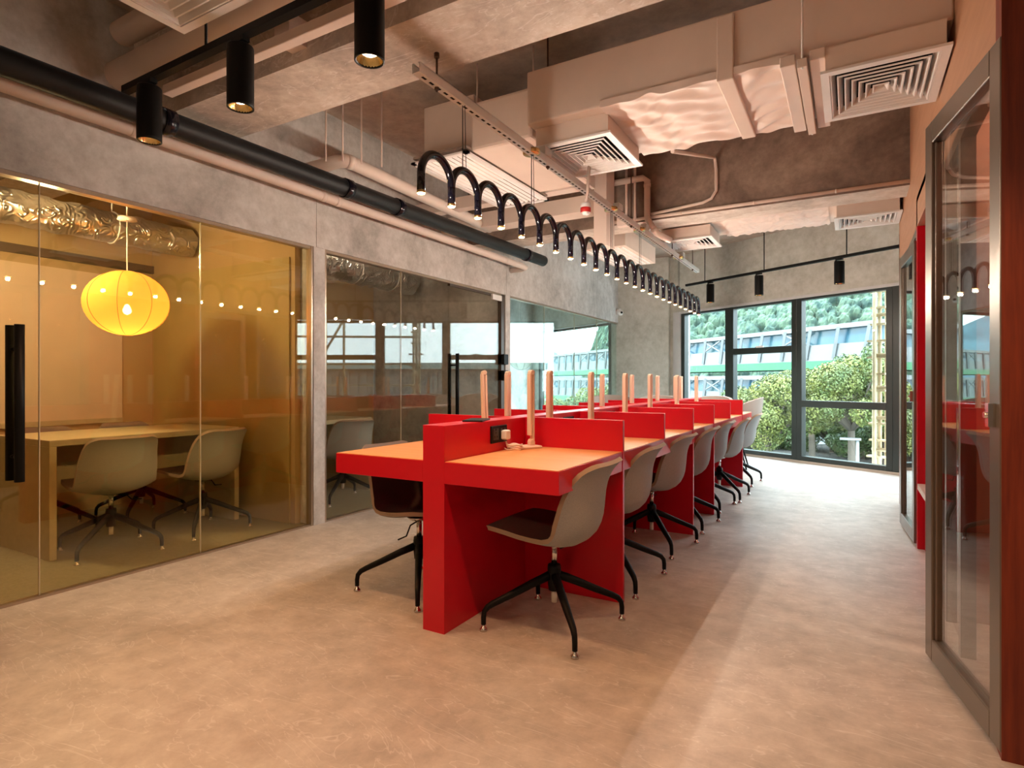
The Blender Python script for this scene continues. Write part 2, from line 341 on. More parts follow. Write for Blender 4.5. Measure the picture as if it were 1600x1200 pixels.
def booth_door(n, hinge, ang, L, H, parent_mat):
    """leaf from the hinge, turned by ang from the +Y direction towards -X"""
    u = Vector((-math.sin(ang), math.cos(ang), 0)); q = Vector((u.y, -u.x, 0)); h = Vector(hinge); fw = .075; th = .045
    f = MB()
    def seg(a0, a1, z0, z1, t0=-th / 2, t1=th / 2):
        P = [h + u * a0 + q * t0, h + u * a1 + q * t0, h + u * a1 + q * t1, h + u * a0 + q * t1]
        f.prism([(p.x, p.y) for p in P][::-1], z0, z1)
    seg(0, fw, .02, H); seg(L - fw, L, .02, H); seg(fw, L - fw, .02, .02 + .085); seg(fw, L - fw, H - .085, H)
    seg(fw, fw + .012, .105, H - .085, -.012, .012); seg(L - fw - .012, L - fw, .105, H - .085, -.012, .012)
    o = f.build('door_%d' % n, M['booth_frame'], kind='structure', bevel=.004)
    g = MB(); P = [h + u * fw + q * -.004, h + u * (L - fw) + q * -.004, h + u * (L - fw) + q * .004, h + u * fw + q * .004]
    g.prism([(p.x, p.y) for p in P][::-1], .1, H - .08); g.build('pane', M['booth_glass'], o)
    k = MB(); c = h + u * (fw * .5) - q * .03; k.obox(c + Vector((0, 0, 1.0)), u * .012, q * .012, (0, 0, .035)); k.tube([c + Vector((0, 0, 1.0)), c - q * .02 + Vector((0, 0, 1.0))], .009, 10)
    k.build('door_handle', M['chrome'], o)
    return o
booth_door(3, (.399, 2.195, 0), math.radians(10.3), .67, 2.105, None)
booth_door(4, (.388, 4.74, 0), math.radians(3.5), .66, 2.04, None)
b = MB()
for y0, y1 in ((2.27, 3.38), (4.74, 6.3)):
    b.box(BX, BX + .05, y0, y0 + .05, 0, 2.12); b.box(BX, BX + .05, y1 - .05, y1, 0, 2.12)
    b.box(BX, BX + .05, y0 + .05, y1 - .05, 2.07, 2.12); b.box(BX, BX + .05, (y0 + y1) / 2 + .1, (y0 + y1) / 2 + .15, 0, 2.07)
b.build('trim_8', M['booth_frame'], kind='structure')
for n, y0, y1 in ((21, 2.98, 3.33), (22, 5.67, 6.25)):
    MB().box(BX + .02, BX + .028, y0, y1, .01, 2.07).build('window_%d' % n, M['booth_glass'], kind='structure')

# ------------------------------------------------------------------ long red bench
DY0, DY1 = 2.069, 7.2; SX0, SX1 = -1.646, -1.529; TX0, TX1 = -2.183, -.98
desk = thing('workbench', (-1.5875, DY0, 0), 'long red workbench with low dividers and orange wood tops in the middle', 'desk')
ox, oy = desk.location.x, desk.location.y
def dpart(name, m, *boxes, bevel=.0015, parent=desk, label=None):
    b = MB()
    for x0, x1, y0, y1, z0, z1 in boxes: b.box(x0 - ox, x1 - ox, y0 - oy, y1 - oy, z0, z1)
    return b.build(name, m, parent, bevel=bevel, label=label)
dpart('spine_panel', M['red'], (SX0, SX1, DY0, DY1 - .05, 0, .907))
for x0, x1 in ((TX0, SX0), (SX1, TX1)):
    tp = dpart('tabletop', M['red'], (x0, x1, DY0, DY1, .655, .749))
    wx0, wx1 = x0 + .003, x1 - .003
    dpart('wood_inlay', M['wood_top'], (wx0, wx1, DY0 + .003, DY1 - .003, .749, .752), bevel=0, parent=desk, label='orange oak desk surface')
DIV = [2.80, 3.546, 4.30, 5.04, 5.80, 6.524]
for i, y in enumerate(DIV):
    full = i in (0, 2, 3, 5)
    for x0, x1 in ((TX0 - .002, SX0), (SX1, TX1 + .003)):
        dpart('divider', M['red'], (x0, x1, y, y + .024, .752, .907))
        if full: dpart('leg_panel', M['red'], (x0, x1, y, y + .024, .0, .752))
# sockets
def socket(y, side):
    x = SX1 if side > 0 else SX0; b = MB(); b.box(x - ox - .001, x - ox + side * .008, y - oy - .075, y - oy + .075, .795, .880)
    s_ = b.build('power_socket', M['black'], desk, bevel=.002)
    for dy in (-.035, .035):
        f = MB(); f.box(x - ox + side * .008, x - ox + side * .0095, y - oy + dy - .026, y - oy + dy + .026, .810, .866); f.box(x - ox + side * .0095, x - ox + side * .0105, y - oy + dy - .006, y - oy + dy + .006, .857, .866, 1)
        for (a, c) in ((0, .010), (-.011, -.010), (.011, -.010)): f.box(x - ox + side * .0095, x - ox + side * .0100, y - oy + dy + a - .003, y - oy + dy + a + .003, .836 + c - .005, .836 + c + .005, 1)
        f.build('outlet', [M['frame'], M['black']], s_)
YS = [2.52] + [(DIV[i] + .56) for i in range(6)]
for y in YS: socket(y, 1)

# ------------------------------------------------------------------ swivel shell chairs
def shell_surface(off, nu=22, nv=18):
    # profile (u: forward is +x, z), half width, side curl
    P = [(.245, .448, .170, -.004), (.225, .458, .208, .0), (.14, .442, .226, .012), (.035, .410, .231, .030), (-.06, .390, .232, .048), (-.125, .398, .231, .068),
         (-.176, .440, .229, .085), (-.200, .50, .227, .088), (-.207, .565, .223, .080), (-.212, .63, .214, .062), (-.228, .69, .202, .038), (-.250, .730, .182, .018), (-.270, .752, .140, .005)]
    n = len(P); rows = []
    def interp(t, k):
        i = min(int(t * (n - 1)), n - 2); f = t * (n - 1) - i
        p0 = P[max(i - 1, 0)][k]; p1 = P[i][k]; p2 = P[i + 1][k]; p3 = P[min(i + 2, n - 1)][k]
        return .5 * ((2 * p1) + (-p0 + p2) * f + (2 * p0 - 5 * p1 + 4 * p2 - p3) * f * f + (-p0 + 3 * p1 - 3 * p2 + p3) * f ** 3)
    for i in range(nu + 1):
        t = i / nu; u, z, w, c = [interp(t, k) for k in range(4)]
        e = .004; t0, t1 = max(t - e, 0), min(t + e, 1)
        du = interp(t1, 0) - interp(t0, 0); dz = interp(t1, 1) - interp(t0, 1); L = math.hypot(du, dz); nx, nz = -dz / L, du / L   # normal
        if nx * 1 + nz * 1 < 0: nx, nz = -nx, -nz         # towards the sitter (front/up)
        row = []
        for j in range(nv + 1):
            q = -1 + 2 * j / nv; cc = c * abs(q) ** 2.2 + off
            # round the ends
            row.append((u + nx * cc, q * w, z + nz * cc))
        rows.append(row)
    return rows
def sheet(mb, R0, R1, mi_top=0, mi_side=0):
    mb.grid(R0, mi_top); mb.grid(R1, mi_top, flip=True)
    r = len(R0); c = len(R0[0])
    loop = [(0, j) for j in range(c)] + [(i, c - 1) for i in range(1, r)] + [(r - 1, j) for j in range(c - 2, -1, -1)] + [(i, 0) for i in range(r - 2, 0, -1)]
    A = [R0[i][j] for i, j in loop]; B = [R1[i][j] for i, j in loop]; n = len(loop)
    mb.add(A + B, [(k, (k + 1) % n, n + (k + 1) % n, n + k) for k in range(n)], mi_side, True)
def make_chair(loc, rz, foot_rot, label, group=None):
    t = thing('swivel_chair', loc, label, 'chair', group, rz)
    b = MB(); sheet(b, shell_surface(.0), shell_surface(-.011), 0, 1); b.build('shell', [M['shell'], M['shell_edge']], t)
    b = MB(); sheet(b, shell_surface(.009), shell_surface(.0), 0, 1); b.build('seat_pad', [M['pad'], M['shell_edge']], t, label='brown felt lining')
    b = MB(); b.tube([(0, 0, .27), (0, 0, .375)], .014, 14); b.tube([(0, 0, .368), (0, 0, .386)], [.05, .07], 16); b.build('column', M['chrome'], t)
    b = MB(); b.lathe([(.001, .275), (.028, .275), (.031, .255), (.030, .20), (.026, .16), (.001, .16)], seg=18); b.build('hub', M['black'], t)
    b = MB(); b.tube([(0, 0, .105), (0, 0, .165)], .013, 12); b.build('gas_lift', M['label'], t, label='pale tail of the gas lift')
    b = MB(); b.tube([(0, .01, .365), (.02, -.09, .355), (.03, -.13, .31), (.03, -.19, .305)], .004, 8); b.build('lever', M['black'], t)
    for k in range(4):
        a = foot_rot + k * math.pi / 2; ca, sa = math.cos(a), math.sin(a)
        pts = [(.0, .235), (.10, .195), (.20, .150), (.275, .118), (.302, .104), (.318, .085), (.322, .06), (.322, .028)]; rr = [.021, .0185, .0165, .0145, .0135, .012, .0115, .011]
        b = MB(); b.tube([(r * ca, r * sa, z) for r, z in pts], rr, 12)
        lg = b.build('leg', M['black'], t)
        b = MB(); b.lathe([(.001, .0), (.017, .0), (.019, .008), (.010, .016), (.006, .03)], (.322 * ca, .322 * sa, 0), 16); b.build('foot_glide', M['chrome'], lg)
    return t
ORD = ['first', 'second', 'third', 'fourth', 'fifth', 'sixth', 'seventh']
GR = 'grey shell chairs along the right side of the red workbench'; GL = 'grey shell chairs along the left side of the red workbench'
c0 = make_chair((-1.16, 2.40, 0), math.pi, math.radians(40.5), 'grey shell chair nearest the camera on the right side of the red workbench', GR)
# foot angles in the world: -49.5 deg; chair turned by pi
for ch in list(c0.children):
    pass
for i, (x, y, r) in enumerate([(-1.16, 3.13, .5), (-1.16, 3.90, .0), (-1.14, 4.60, .05), (-1.15, 5.36, .1), (-1.09, 5.88, .0), (-1.10, 6.80, .05)]):
    c = copy_thing(c0); c.location = (x, y, 0); c.rotation_euler = (0, 0, math.pi + math.radians([2, -2, 1, -1, 3, 0][i]))
    c['label'] = 'grey shell chair, %s from the camera, on the right side of the red workbench' % ORD[i + 1]
for i, (x, y) in enumerate([(-1.99, 2.47), (-1.99, 3.18), (-2.0, 3.93), (-1.98, 4.66), (-2.0, 5.42), (-2.0, 6.15), (-1.98, 6.86)]):
    c = copy_thing(c0); c.location = (x, y, 0); c.rotation_euler = (0, 0, math.radians([-3, 4, -2, 0, 3, -4, 2][i])); c['group'] = GL
    c['label'] = ('grey shell chair under the left side of the red workbench, nearest the camera' if i == 0 else
                  'grey shell chair, %s from the camera, on the left side of the red workbench' % ORD[i])
IR = 'shell chairs at the table behind the amber glass'
for (x, y, r, l) in [(-4.17, 2.02, 172, 'shell chair behind the amber glass with its back to us, nearer the pull handles'),
                     (-4.16, 2.64, 187, 'shell chair behind the amber glass with its back to us, nearer the concrete post'),
                     (-5.02, 2.03, -6, 'shell chair across the table behind the amber glass, nearer the pull handles'),
                     (-5.02, 2.66, 5, 'shell chair across the table behind the amber glass, nearer the side wall')]:
    c = copy_thing(c0); c.location = (x, y, 0); c.rotation_euler = (0, 0, math.radians(r)); c['label'] = l; c['group'] = IR
c = copy_thing(c0); c.location = (-4.08, 3.95, 0); c.rotation_euler = (0, 0, math.radians(165)); c['group'] = 'shell chairs in the second glazed room'
c['label'] = 'grey shell chair at the table in the second glazed room, by the concrete post'

# ------------------------------------------------------------------ tables behind the glass
def room_table(x0, x1, y0, y1, label):
    t = thing('meeting_table', ((x0 + x1) / 2, (y0 + y1) / 2, 0), label, 'table'); w = (x1 - x0) / 2; l = (y1 - y0) / 2
    MB().box(-w, w, -l, l, .70, .74).build('tabletop', M['room_table'], t, bevel=.004)
    MB().box(-w, w, -l, -l + .04, 0, .70).build('leg', M['room_table'], t, bevel=.003); MB().box(-w, w, l - .04, l, 0, .70).build('leg', M['room_table'], t, bevel=.003)
    MB().box(-w + .35, -w + .38, -l + .04, l - .04, .35, .70).build('modesty_panel', M['room_table'], t)
    return t
room_table(-4.98, -4.22, 1.70, 2.98, 'olive waterfall table with panel legs in the room behind the amber glass')
room_table(-4.98, -4.20, 3.35, 4.46, 'pale panel legged table in the second glazed room')
t = thing('wall_board', (-5.65, 1.6, 0), 'large pale board on the back wall behind the amber glass', 'board')
MB().box(.0, .02, -2.3, 1.22, .78, 2.03).build('panel', M['board'], t); MB().box(0, .03, -2.3, 1.22, .74, .78).build('tray', M['room_table'], t)
b = MB(); b.box(-5.65, -5.62, -1.2, 3.09, 2.1, 2.17); b.box(-5.65, -5.62, -1.2, 3.09, .62, .66); b.build('trim_9', mat('dark_shadow_gap', (.10, .07, .04), .6), kind='structure')
b = MB(); b.box(-5.6, XL - .2, 3.075, 3.09, .0, 2.06); b.build('trim_10', mat('olive_wall_panel', (.44, .34, .13), .4), kind='structure')

# paper lantern
def lantern(loc, r, zr, label, col, es, power, lc, ztop, sheer=.12):
    t = thing('paper_lantern', loc, label, 'lamp', 'paper lanterns')
    m = bpy.data.materials.new('lantern_paper'); m.use_nodes = True; nt = m.node_tree; nt.nodes.clear(); L = nt.links.new
    out = nt.nodes.new('ShaderNodeOutputMaterial'); e = nt.nodes.new('ShaderNodeEmission'); tl = nt.nodes.new('ShaderNodeBsdfTranslucent'); df = nt.nodes.new('ShaderNodeBsdfDiffuse'); tr = nt.nodes.new('ShaderNodeBsdfTransparent')
    for n_ in (tl, df): n_.inputs['Color'].default_value = (*col, 1)
    wv = nt.nodes.new('ShaderNodeTexWave'); wv.bands_direction = 'Z'; wv.inputs['Scale'].default_value = 26; wv.inputs['Distortion'].default_value = .6; tcn = nt.nodes.new('ShaderNodeTexCoord'); L(tcn.outputs['Object'], wv.inputs[0])
    rr = nt.nodes.new('ShaderNodeValToRGB'); rr.color_ramp.elements[0].color = (*[c * .86 for c in col], 1); rr.color_ramp.elements[1].color = (*col, 1); rr.color_ramp.elements[1].position = .5; L(wv.outputs[0], rr.inputs[0]); L(rr.outputs[0], e.inputs[0]); e.inputs[1].default_value = es
    a1 = nt.nodes.new('ShaderNodeMixShader'); a1.inputs[0].default_value = .5; L(tl.outputs[0], a1.inputs[1]); L(df.outputs[0], a1.inputs[2])
    a2 = nt.nodes.new('ShaderNodeMixShader'); a2.inputs[0].default_value = sheer; L(a1.outputs[0], a2.inputs[1]); L(tr.outputs[0], a2.inputs[2])
    ad = nt.nodes.new('ShaderNodeAddShader'); L(a2.outputs[0], ad.inputs[0]); L(e.outputs[0], ad.inputs[1]); L(ad.outputs[0], out.inputs[0])
    prof = []
    for i in range(49):
        a = -math.pi / 2 + math.pi * i / 48; rad = max(r * math.cos(a), .035); ridge = 0 if i % 2 else -.0018
        prof.append((rad + ridge, zr * math.sin(a)))
    b = MB(); b.lathe(prof, seg=48); b.build('shade', m, t)
    wm = mat('lantern_wire', tuple(c * .5 for c in col), .6)
    for k in range(8):
        a = k * math.pi / 4 + .1; b = MB(); b.tube([((max(r * math.cos(q), .03) + .0015) * math.cos(a), (max(r * math.cos(q), .03) + .0015) * math.sin(a), zr * math.sin(q)) for q in [(-.5 + i / 24) * math.pi for i in range(25)]], .0018, 6)
        b.build('rib', wm, t)
    b = MB(); b.tube([(0, 0, zr - .01), (0, 0, ztop - loc[2])], .004, 8); b.build('cord', M['white'], t)
    if ztop < 3.1: MB().tube([(0, 0, ztop - loc[2]), (0, 0, SLAB - loc[2])], .006, 8).build('ceiling_rod', M['cream'], t)
    b = MB(); b.lathe([(.001, .0), (.06, .0), (.055, .02), (.001, .025)], (0, 0, ztop - loc[2] - .0)); b.build('canopy', M['cream'], t)
    b = MB(); b.lathe([(.001, -.03), (.02, -.022), (.028, 0), (.02, .022), (.012, .04), (.001, .045)], (0, 0, -.05), 16); b.build('bulb', emis('lantern_bulb', (1, .85, .5), 30), t)
    light('lantern_light', 'POINT', (0, 0, -.1), power, lc, .06, parent=t)
    return t
lantern((-4.40, 2.235, 1.648), .262, .225, 'glowing round yellow paper lantern behind the amber glass', (.80, .40, .075), .45, 5.5, (1, .70, .42), 2.23)
lantern((-5.0, 9.0, 1.52), .22, .22, 'sheer round lantern in the far glazed room, standing in for a lantern reflection', (.50, .55, .52), .0, .3, (1, .95, .85), 3.175, .72)  # sheer lantern added in place of one mirrored in the glass

# ------------------------------------------------------------------ folding desk lamps on the bench
def desk_lamp():
    t = thing('desk_lamp', (0, 0, 0), 'x', 'lamp', 'folding desk lamps standing upright on the red workbench')
    b = MB(); b.box(-.048, .048, -.075, .075, 0, .014); b.build('base', M['lamp'], t, bevel=.006)
    b = MB(); b.box(-.015, .015, .02, .05, .014, .036); b.tube([(-.017, .035, .036), (.017, .035, .036)], .011, 12); b.build('hinge', M['lamp'], t, bevel=.002)
    b = MB(); b.box(-.015, .015, .036, .048, .036, .385); b.build('arm', M['lamp'], t, bevel=.003)
    b = MB(); b.box(-.016, .016, .018, .033, .065, .392); b.tube([(-.017, .035, .396), (.017, .035, .396)], .013, 14); b.build('lamp_head', M['lamp'], t, bevel=.003)
    return t
L0 = desk_lamp()
lamps = [(-1.470, 2.70, 1, 0, 'first folding lamp on the right desks, its cord coiled beside the power socket'),
         (-1.458, 2.90, 1, 4, 'second folding lamp on the right desks, just behind the first divider'),
         (-1.440, 3.45, 1, -3, 'third folding lamp on the right desks, before the second divider'),
         (-1.440, 4.11, 1, 5, 'fourth folding lamp on the right desks'), (-1.440, 4.72, 1, 0, 'fifth folding lamp on the right desks'),
         (-1.440, 5.58, 1, 0, 'sixth folding lamp on the right desks'), (-1.440, 6.40, 1, 3, 'seventh and farthest folding lamp on the right desks'),
         (-1.715, 2.64, -1, -9, 'leaning folding lamp on the left desks, first from the camera, behind the black phone'),
         (-1.745, 2.93, -1, 0, 'second folding lamp on the left desks, just past the first divider'),
         (-1.740, 4.42, -1, 2, 'third folding lamp on the left desks'), (-1.740, 5.16, -1, 0, 'fourth folding lamp on the left desks'),
         (-1.740, 5.98, -1, 0, 'fifth folding lamp on the left desks'), (-1.740, 6.68, -1, -2, 'sixth folding lamp on the left desks'),
         (-1.740, 6.95, -1, 0, 'seventh and farthest folding lamp on the left desks')]
for i, (x, y, sd, a, l) in enumerate(lamps):
    o = L0 if i == 0 else copy_thing(L0)
    o.location = (x, y, .752); o.rotation_euler = (0, 0, math.radians(-28 + a)); o['label'] = l
lean = [o for o in COL.objects if o.get('label', '').startswith('leaning')][0]
for ch in lean.children:
    if ch.name.split('.')[0] in ('arm', 'lamp_head', 'hinge'): ch.rotation_euler = (0, math.radians(-5), 0)
b = MB()
cx, cyy = -1.49, 2.60
for k, (r, h) in enumerate(((.036, .006), (.030, .014), (.026, .021), (.033, .027))):
    b.tube([(cx + r * 1.25 * math.cos(a / 24 * 2 * math.pi) + .01 * (k % 2), cyy + r * math.sin(a / 24 * 2 * math.pi) + .012 * (k % 3), .752 + h + .003 * math.sin(a)) for a in range(25)], .0035, 6, cap=False)
b.tube([(-1.505, 2.555, .80), (-1.50, 2.56, .775), (cx - .02, cyy - .02, .765), (cx + .02, cyy + .03, .765), (-1.47, 2.68, .760)], .0035, 6)
cd = b.build('cord', M['lamp']); cd.parent = L0; cd.matrix_parent_inverse = Matrix.LocRotScale(L0.location, L0.rotation_euler, L0.scale).inverted()
b = MB(); b.box(-.017, .017, -.022, .022, -.024, .024); pl = b.build('plug', M['white'], bevel=.007); pl.location = (-1.5045, 2.555, .832); tag(pl, 'white power plug in the black socket at the front of the workbench', 'plug')
ph = MB().box(-.052, .048, -.09, .09, 0, .008).build('phone', M['black'], bevel=.003); ph.location = (-1.59, 2.42, .907); ph.rotation_euler = (0, 0, .35); tag(ph, 'thin black phone lying on the red spine at the front of the workbench', 'phone')

# ------------------------------------------------------------------ serpentine pendant
PX = -1.585; PN = 25; PSP = .2205; PY0 = 1.98
pend = thing('pendant_lamp', (PX, PY0, 2.45), 'long black serpentine pendant lamp of arched tubes with glowing tips over the workbench', 'lamp')
def PP(i, z): return (0, i * PSP, z - 2.45)
for i in range(PN - 1):
    R_ = PSP / 2; pts = [(0, i * PSP + R_ - R_ * math.cos(a), 1.986 + R_ * math.sin(a) - 2.45) for a in [math.pi * k / 20 for k in range(21)]]
    MB().tube(pts, .0178, 16, cap=False).build('arch', M['black_gloss'], pend)
for i in range(PN):
    b = MB(); b.tube([PP(i, 1.99), PP(i, 1.912)], .0178, 16); lg = b.build('stem', M['black_gloss'], pend)
    b = MB(); x, y, z = PP(i, 1.905); b.tube([(0, y, z + .008), (0, y, z - .004)], .0185, 16); b.build('ring', M['brass'], lg)
    b = MB(); b.lathe([(.001, -.005), (.010, -.0048), (.0155, -.003), (.0168, 0)], (0, y, z - .003), 14); b.build('bulb', M['bulb'], lg)
    light('pendant_light', 'POINT', (0, y, z - .022), 5.4, (1, .82, .66), .011, parent=pend)
for y in (2.29, 2.98, 4.27, 4.97, 6.3):
    b = MB(); b.tube([(0, y - PY0, -.03), (0, y - PY0, -.345)], .0022, 6); b.tube([(.012, y - PY0, -.03), (.006, y - PY0 + .02, -.345)], .0016, 6); b.build('cable', M['black'], pend)
for y in (2.98, 4.27, 4.97, 6.3):
    b = MB(); b.lathe([(.001, -.05), (.047, -.05), (.05, -.045), (.05, -.025), (.001, -.025)], (0, y - PY0, -.0), 24); b.build('canopy', M['brass'], pend)

st = thing('strut_channel', (PX, 4.58, 2.42), 'slotted galvanised steel channel hanging under the ceiling above the serpentine pendant', 'channel')
b = MB(); h = .0205; Y0, Y1 = 1.946 - 4.58, 7.21 - 4.58
b.box(-h, h, Y0, Y1, -.0205, -.018); b.box(-h, -h + .003, Y0, Y1, -.018, .0205); b.box(h - .003, h, Y0, Y1, -.018, .0205); b.box(-h, -h + .009, Y0, Y1, .018, .0205); b.box(h - .009, h, Y0, Y1, .018, .0205)
y = Y0 + .04
while y < Y1 - .04:
    b.box(-.006, .006, y, y + .028, -.0208, -.0200, 1); y += .052
b.build('channel', [M['steel'], M['black']], st)
for y, zt in ((2.09, 2.55), (3.19, SLAB), (4.75, SLAB), (6.05, SLAB), (6.95, SLAB)):
    b = MB(); b.tube([(0, y - 4.58, -.04), (0, y - 4.58, zt - 2.42)], .005, 8); b.tube([(0, y - 4.58, -.032), (0, y - 4.58, -.022)], .011, 6); b.tube([(0, y - 4.58, zt - 2.42 - .02), (0, y - 4.58, zt - 2.42)], .012, 8); b.build('threaded_rod', mat('dark_rod', (.12, .07, .05), .5, metal=.5), st)
for y in (3.1, 4.37, 5.07, 6.38): MB().box(-.02, .03, y - 4.58, y - 4.58 + .09, .021, .07).build('driver_box', M['white'], st, bevel=.003)

# ------------------------------------------------------------------ track lights
def spot_head(name='track_spot'):
    t = thing(name, (0, 0, 0), 'x', 'lamp', 'black cylinder spots on tracks')
    b = MB(); b.box(-.035, .035, -.016, .016, -.02, 0); b.tube([(-.04, 0, -.02), (-.04, 0, -.10)], .012, 10); b.build('bracket', M['black'], t)
    b = MB(); b.lathe([(.001, -.035), (.048, -.035), (.050, -.04), (.050, -.262), (.0505, -.275), (.044, -.275), (.040, -.255)], seg=28); b.build('housing', M['black'], t)
    b = MB(); b.lathe([(.044, -.273), (.036, -.25), (.030, -.245)], seg=24); b.build('reflector', M['brass'], t)
    b = MB(); b.lathe([(.001, -.253), (.020, -.252), (.029, -.246)], seg=20); b.build('bulb', M['spot_bulb'], t)
    return t
sp0 = spot_head()
def track(a, b_, label, rods, zt):
    a = Vector(a); b_ = Vector(b_); c = (a + b_) / 2; t = thing('lighting_track', c, label, 'track')
    MB().bar(a - c, b_ - c, .035, .03).build('rail', M['black'], t)
    for f in rods:
        p = a.lerp(b_, f) - c; MB().tube([p + Vector((0, 0, .01)), p + Vector((0, 0, zt - c.z))], .006, 8).build('rod', M['black'], t)
    return t
track((-2.95, 1.49, 2.465), (1.6, 1.43, 2.465), 'black lighting track across the room under the first ceiling bay, nearest the camera', (.14, .5, .8), SLAB)
TL = [('black cylinder spot on the near track, leftmost', -2.72), ('black cylinder spot on the near track, second from the left', -2.08), ('black cylinder spot on the near track, at the top edge of the photo', -1.40)]
k_ = 0
for l, x in TL + [('black cylinder spot on the near track, out past the top edge', -.6), ('black cylinder spot on the near track, closest to the booths', .2)]:
    o = sp0 if k_ == 0 else copy_thing(sp0); k_ += 1
    o.location = (x, 1.475, 2.45); o['label'] = l; o.rotation_euler = (0, 0, 0)
    light('spot_light', 'SPOT', (x, 1.475, 2.17), 25, WARM, .03, spot=120)
fa, fb = wp(.85, -1.2, 2.43), wp(-2.6, -1.2, 2.43)
track(fa, fb, 'black lighting track hanging in front of the far windows', (.095, .357, .646, .92), SLAB)
angD = math.atan2(D.y, D.x)
for l, s_ in (('black cylinder spot on the far track, leftmost of three in front of the windows', .43), ('black cylinder spot on the far track, middle of three in front of the windows', -.31), ('black cylinder spot on the far track, rightmost of three in front of the windows', -1.30)):
    o = copy_thing(sp0); o.location = wp(s_, -1.2, 2.42); o['label'] = l; o.rotation_euler = (0, 0, angD + math.pi)
    light('spot_light', 'SPOT', wp(s_, -1.2, 2.13), 60, (1, .93, .84), .03, spot=140)

# fill lamps added out of view, behind the camera and behind the booths
def fill_lamp(x, y, p, col, l, z=2.9):
    t = thing('fill_lamp', (x, y, z), l, 'lamp', 'added fill lamps outside the view')
    b = MB(); b.box(-.6, .6, -.06, .06, 0, .06); b.build('housing', M['black'], t); b = MB(); b.box(-.58, .58, -.045, .045, -.004, 0); b.build('diffuser', emis('fill_diffuser', col, 2.5), t)
    light('fill_light', 'AREA', (0, 0, -.03), p, col, (1.16, .12), parent=t)
    light('fill_uplight', 'AREA', (0, 0, .08), p * .35, col, (1.16, .12), rot=(math.pi, 0, 0), parent=t)
fill_lamp(-1.6, -1.2, 15, (1, .60, .37), 'added linear fill lamp behind the camera on the left', 2.5)
fill_lamp(.8, -.9, 10, (1, .64, .42), 'added linear fill lamp behind the camera on the right', 2.5)
fill_lamp(2.6, 5.4, 230, (.98, 1, .94), 'added linear fill lamp behind the booths', 2.6)

# ------------------------------------------------------------------ ceiling services
def diffuser(loc, w, l, label, n=6, box=.125):
    t = thing('air_diffuser', loc, label, 'vent', 'square white ceiling diffusers')
    b = MB(); a, c = w / 2, l / 2; f = .035
    b.box(-a, a, -c, -c + f, 0, .012); b.box(-a, a, c - f, c, 0, .012); b.box(-a, -a + f, -c + f, c - f, 0, .012); b.box(a - f, a, -c + f, c - f, 0, .012)
    b.build('frame', M['white_ceiling'], t)
    for k in range(n):
        q0 = 1 - (k + .25) / (n + .2); q1 = 1 - (k + .82) / (n + .2); a0, c0_ = (a - f) * q0, (c - f) * q0; a1, c1 = (a - f) * q1, (c - f) * q1
        v = [(-a0, -c0_, .002), (a0, -c0_, .002), (a0, c0_, .002), (-a0, c0_, .002), (-a1, -c1, .032), (a1, -c1, .032), (a1, c1, .032), (-a1, c1, .032)]
        th = .004; v2 = [(x, y, z + th) for x, y, z in v]
        b = MB(); fs = [(i, (i + 1) % 4, 4 + (i + 1) % 4, 4 + i) for i in range(4)]
        b.add(v, [g[::-1] for g in fs]); b.add(v2, fs, 1); v3 = [(x * (1 + .006 / abs(x)), y * (1 + .006 / abs(y)), z) for x, y, z in v[:4]]; b.add(v[:4] + v3, fs); b.add(v3 + [(x, y, z + .006) for x, y, z in v3], fs); b.build('louvre', [M['white_ceiling'], M['black']], t)  # black backs: shade between the louvres put into the colour
    b = MB(); b.box(-a + .02, a - .02, -c + .02, c - .02, .11, box); b.box(-a + .02, -a + .03, -c + .02, c - .02, .012, .11); b.box(a - .03, a - .02, -c + .02, c - .02, .012, .11); b.box(-a + .03, a - .03, -c + .02, -c + .03, .012, .11); b.box(-a + .03, a - .03, c - .03, c - .02, .012, .11)
    b.build('plenum', [M['cream']], t)
    b = MB(); b.box(-a + .035, a - .035, -c + .035, c - .035, .060, .064); b.build('throat', M['black'], t)
    return t
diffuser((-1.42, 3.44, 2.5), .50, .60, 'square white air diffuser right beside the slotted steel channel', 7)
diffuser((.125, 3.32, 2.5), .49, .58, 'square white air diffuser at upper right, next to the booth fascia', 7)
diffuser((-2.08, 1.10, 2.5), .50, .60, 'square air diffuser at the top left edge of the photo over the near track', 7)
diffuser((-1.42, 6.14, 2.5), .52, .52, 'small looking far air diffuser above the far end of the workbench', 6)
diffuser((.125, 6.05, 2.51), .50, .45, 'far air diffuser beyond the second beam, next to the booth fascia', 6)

t = thing('insulated_duct', (-.45, 3.5, 2.6), 'cream insulated air duct with crumpled wrapping between the two concrete beams', 'duct')
b = MB(); nx, ny = 90, 40; rnd = random.Random(3)
x0, x1, y0, y1 = -1.20 + .45, -.20 + .45, 3.06 - 3.5, 3.86 - 3.5
b.box(-1.22, .83, y0 + .02, y1 - .01, .026, .34); b.build('duct_body', M['cream'], t, bevel=.01)
def wrapz(x, y): return .010 * math.sin(9 * x + 4 * math.sin(7 * y)) * math.sin(31 * y + 6 * math.sin(5 * x)) + .006 * math.sin(43 * y + 11 * x + 3 * math.sin(13 * x))
def wrap(xa, xb):
    P = [[(xa + (xb - xa) * i / nx, y0 + (y1 - y0) * j / ny, .012 + wrapz(xa + (xb - xa) * i / nx, y0 + (y1 - y0) * j / ny) * min(1, 4 * i / nx, 4 * (nx - i) / nx)) for j in range(ny + 1)] for i in range(nx + 1)]
    T = [[(x, y, .05) for x, y, z in row] for row in P]
    b = MB(); sheet(b, T, P); b.build('insulation', M['foil'], t)
wrap(x0, -.10); wrap(-.07, x1 + .0)
MB().box(-.13, -.05, y0 - .005, y1 + .005, -.006, .32).build('band', M['cream'], t, bevel=.006)
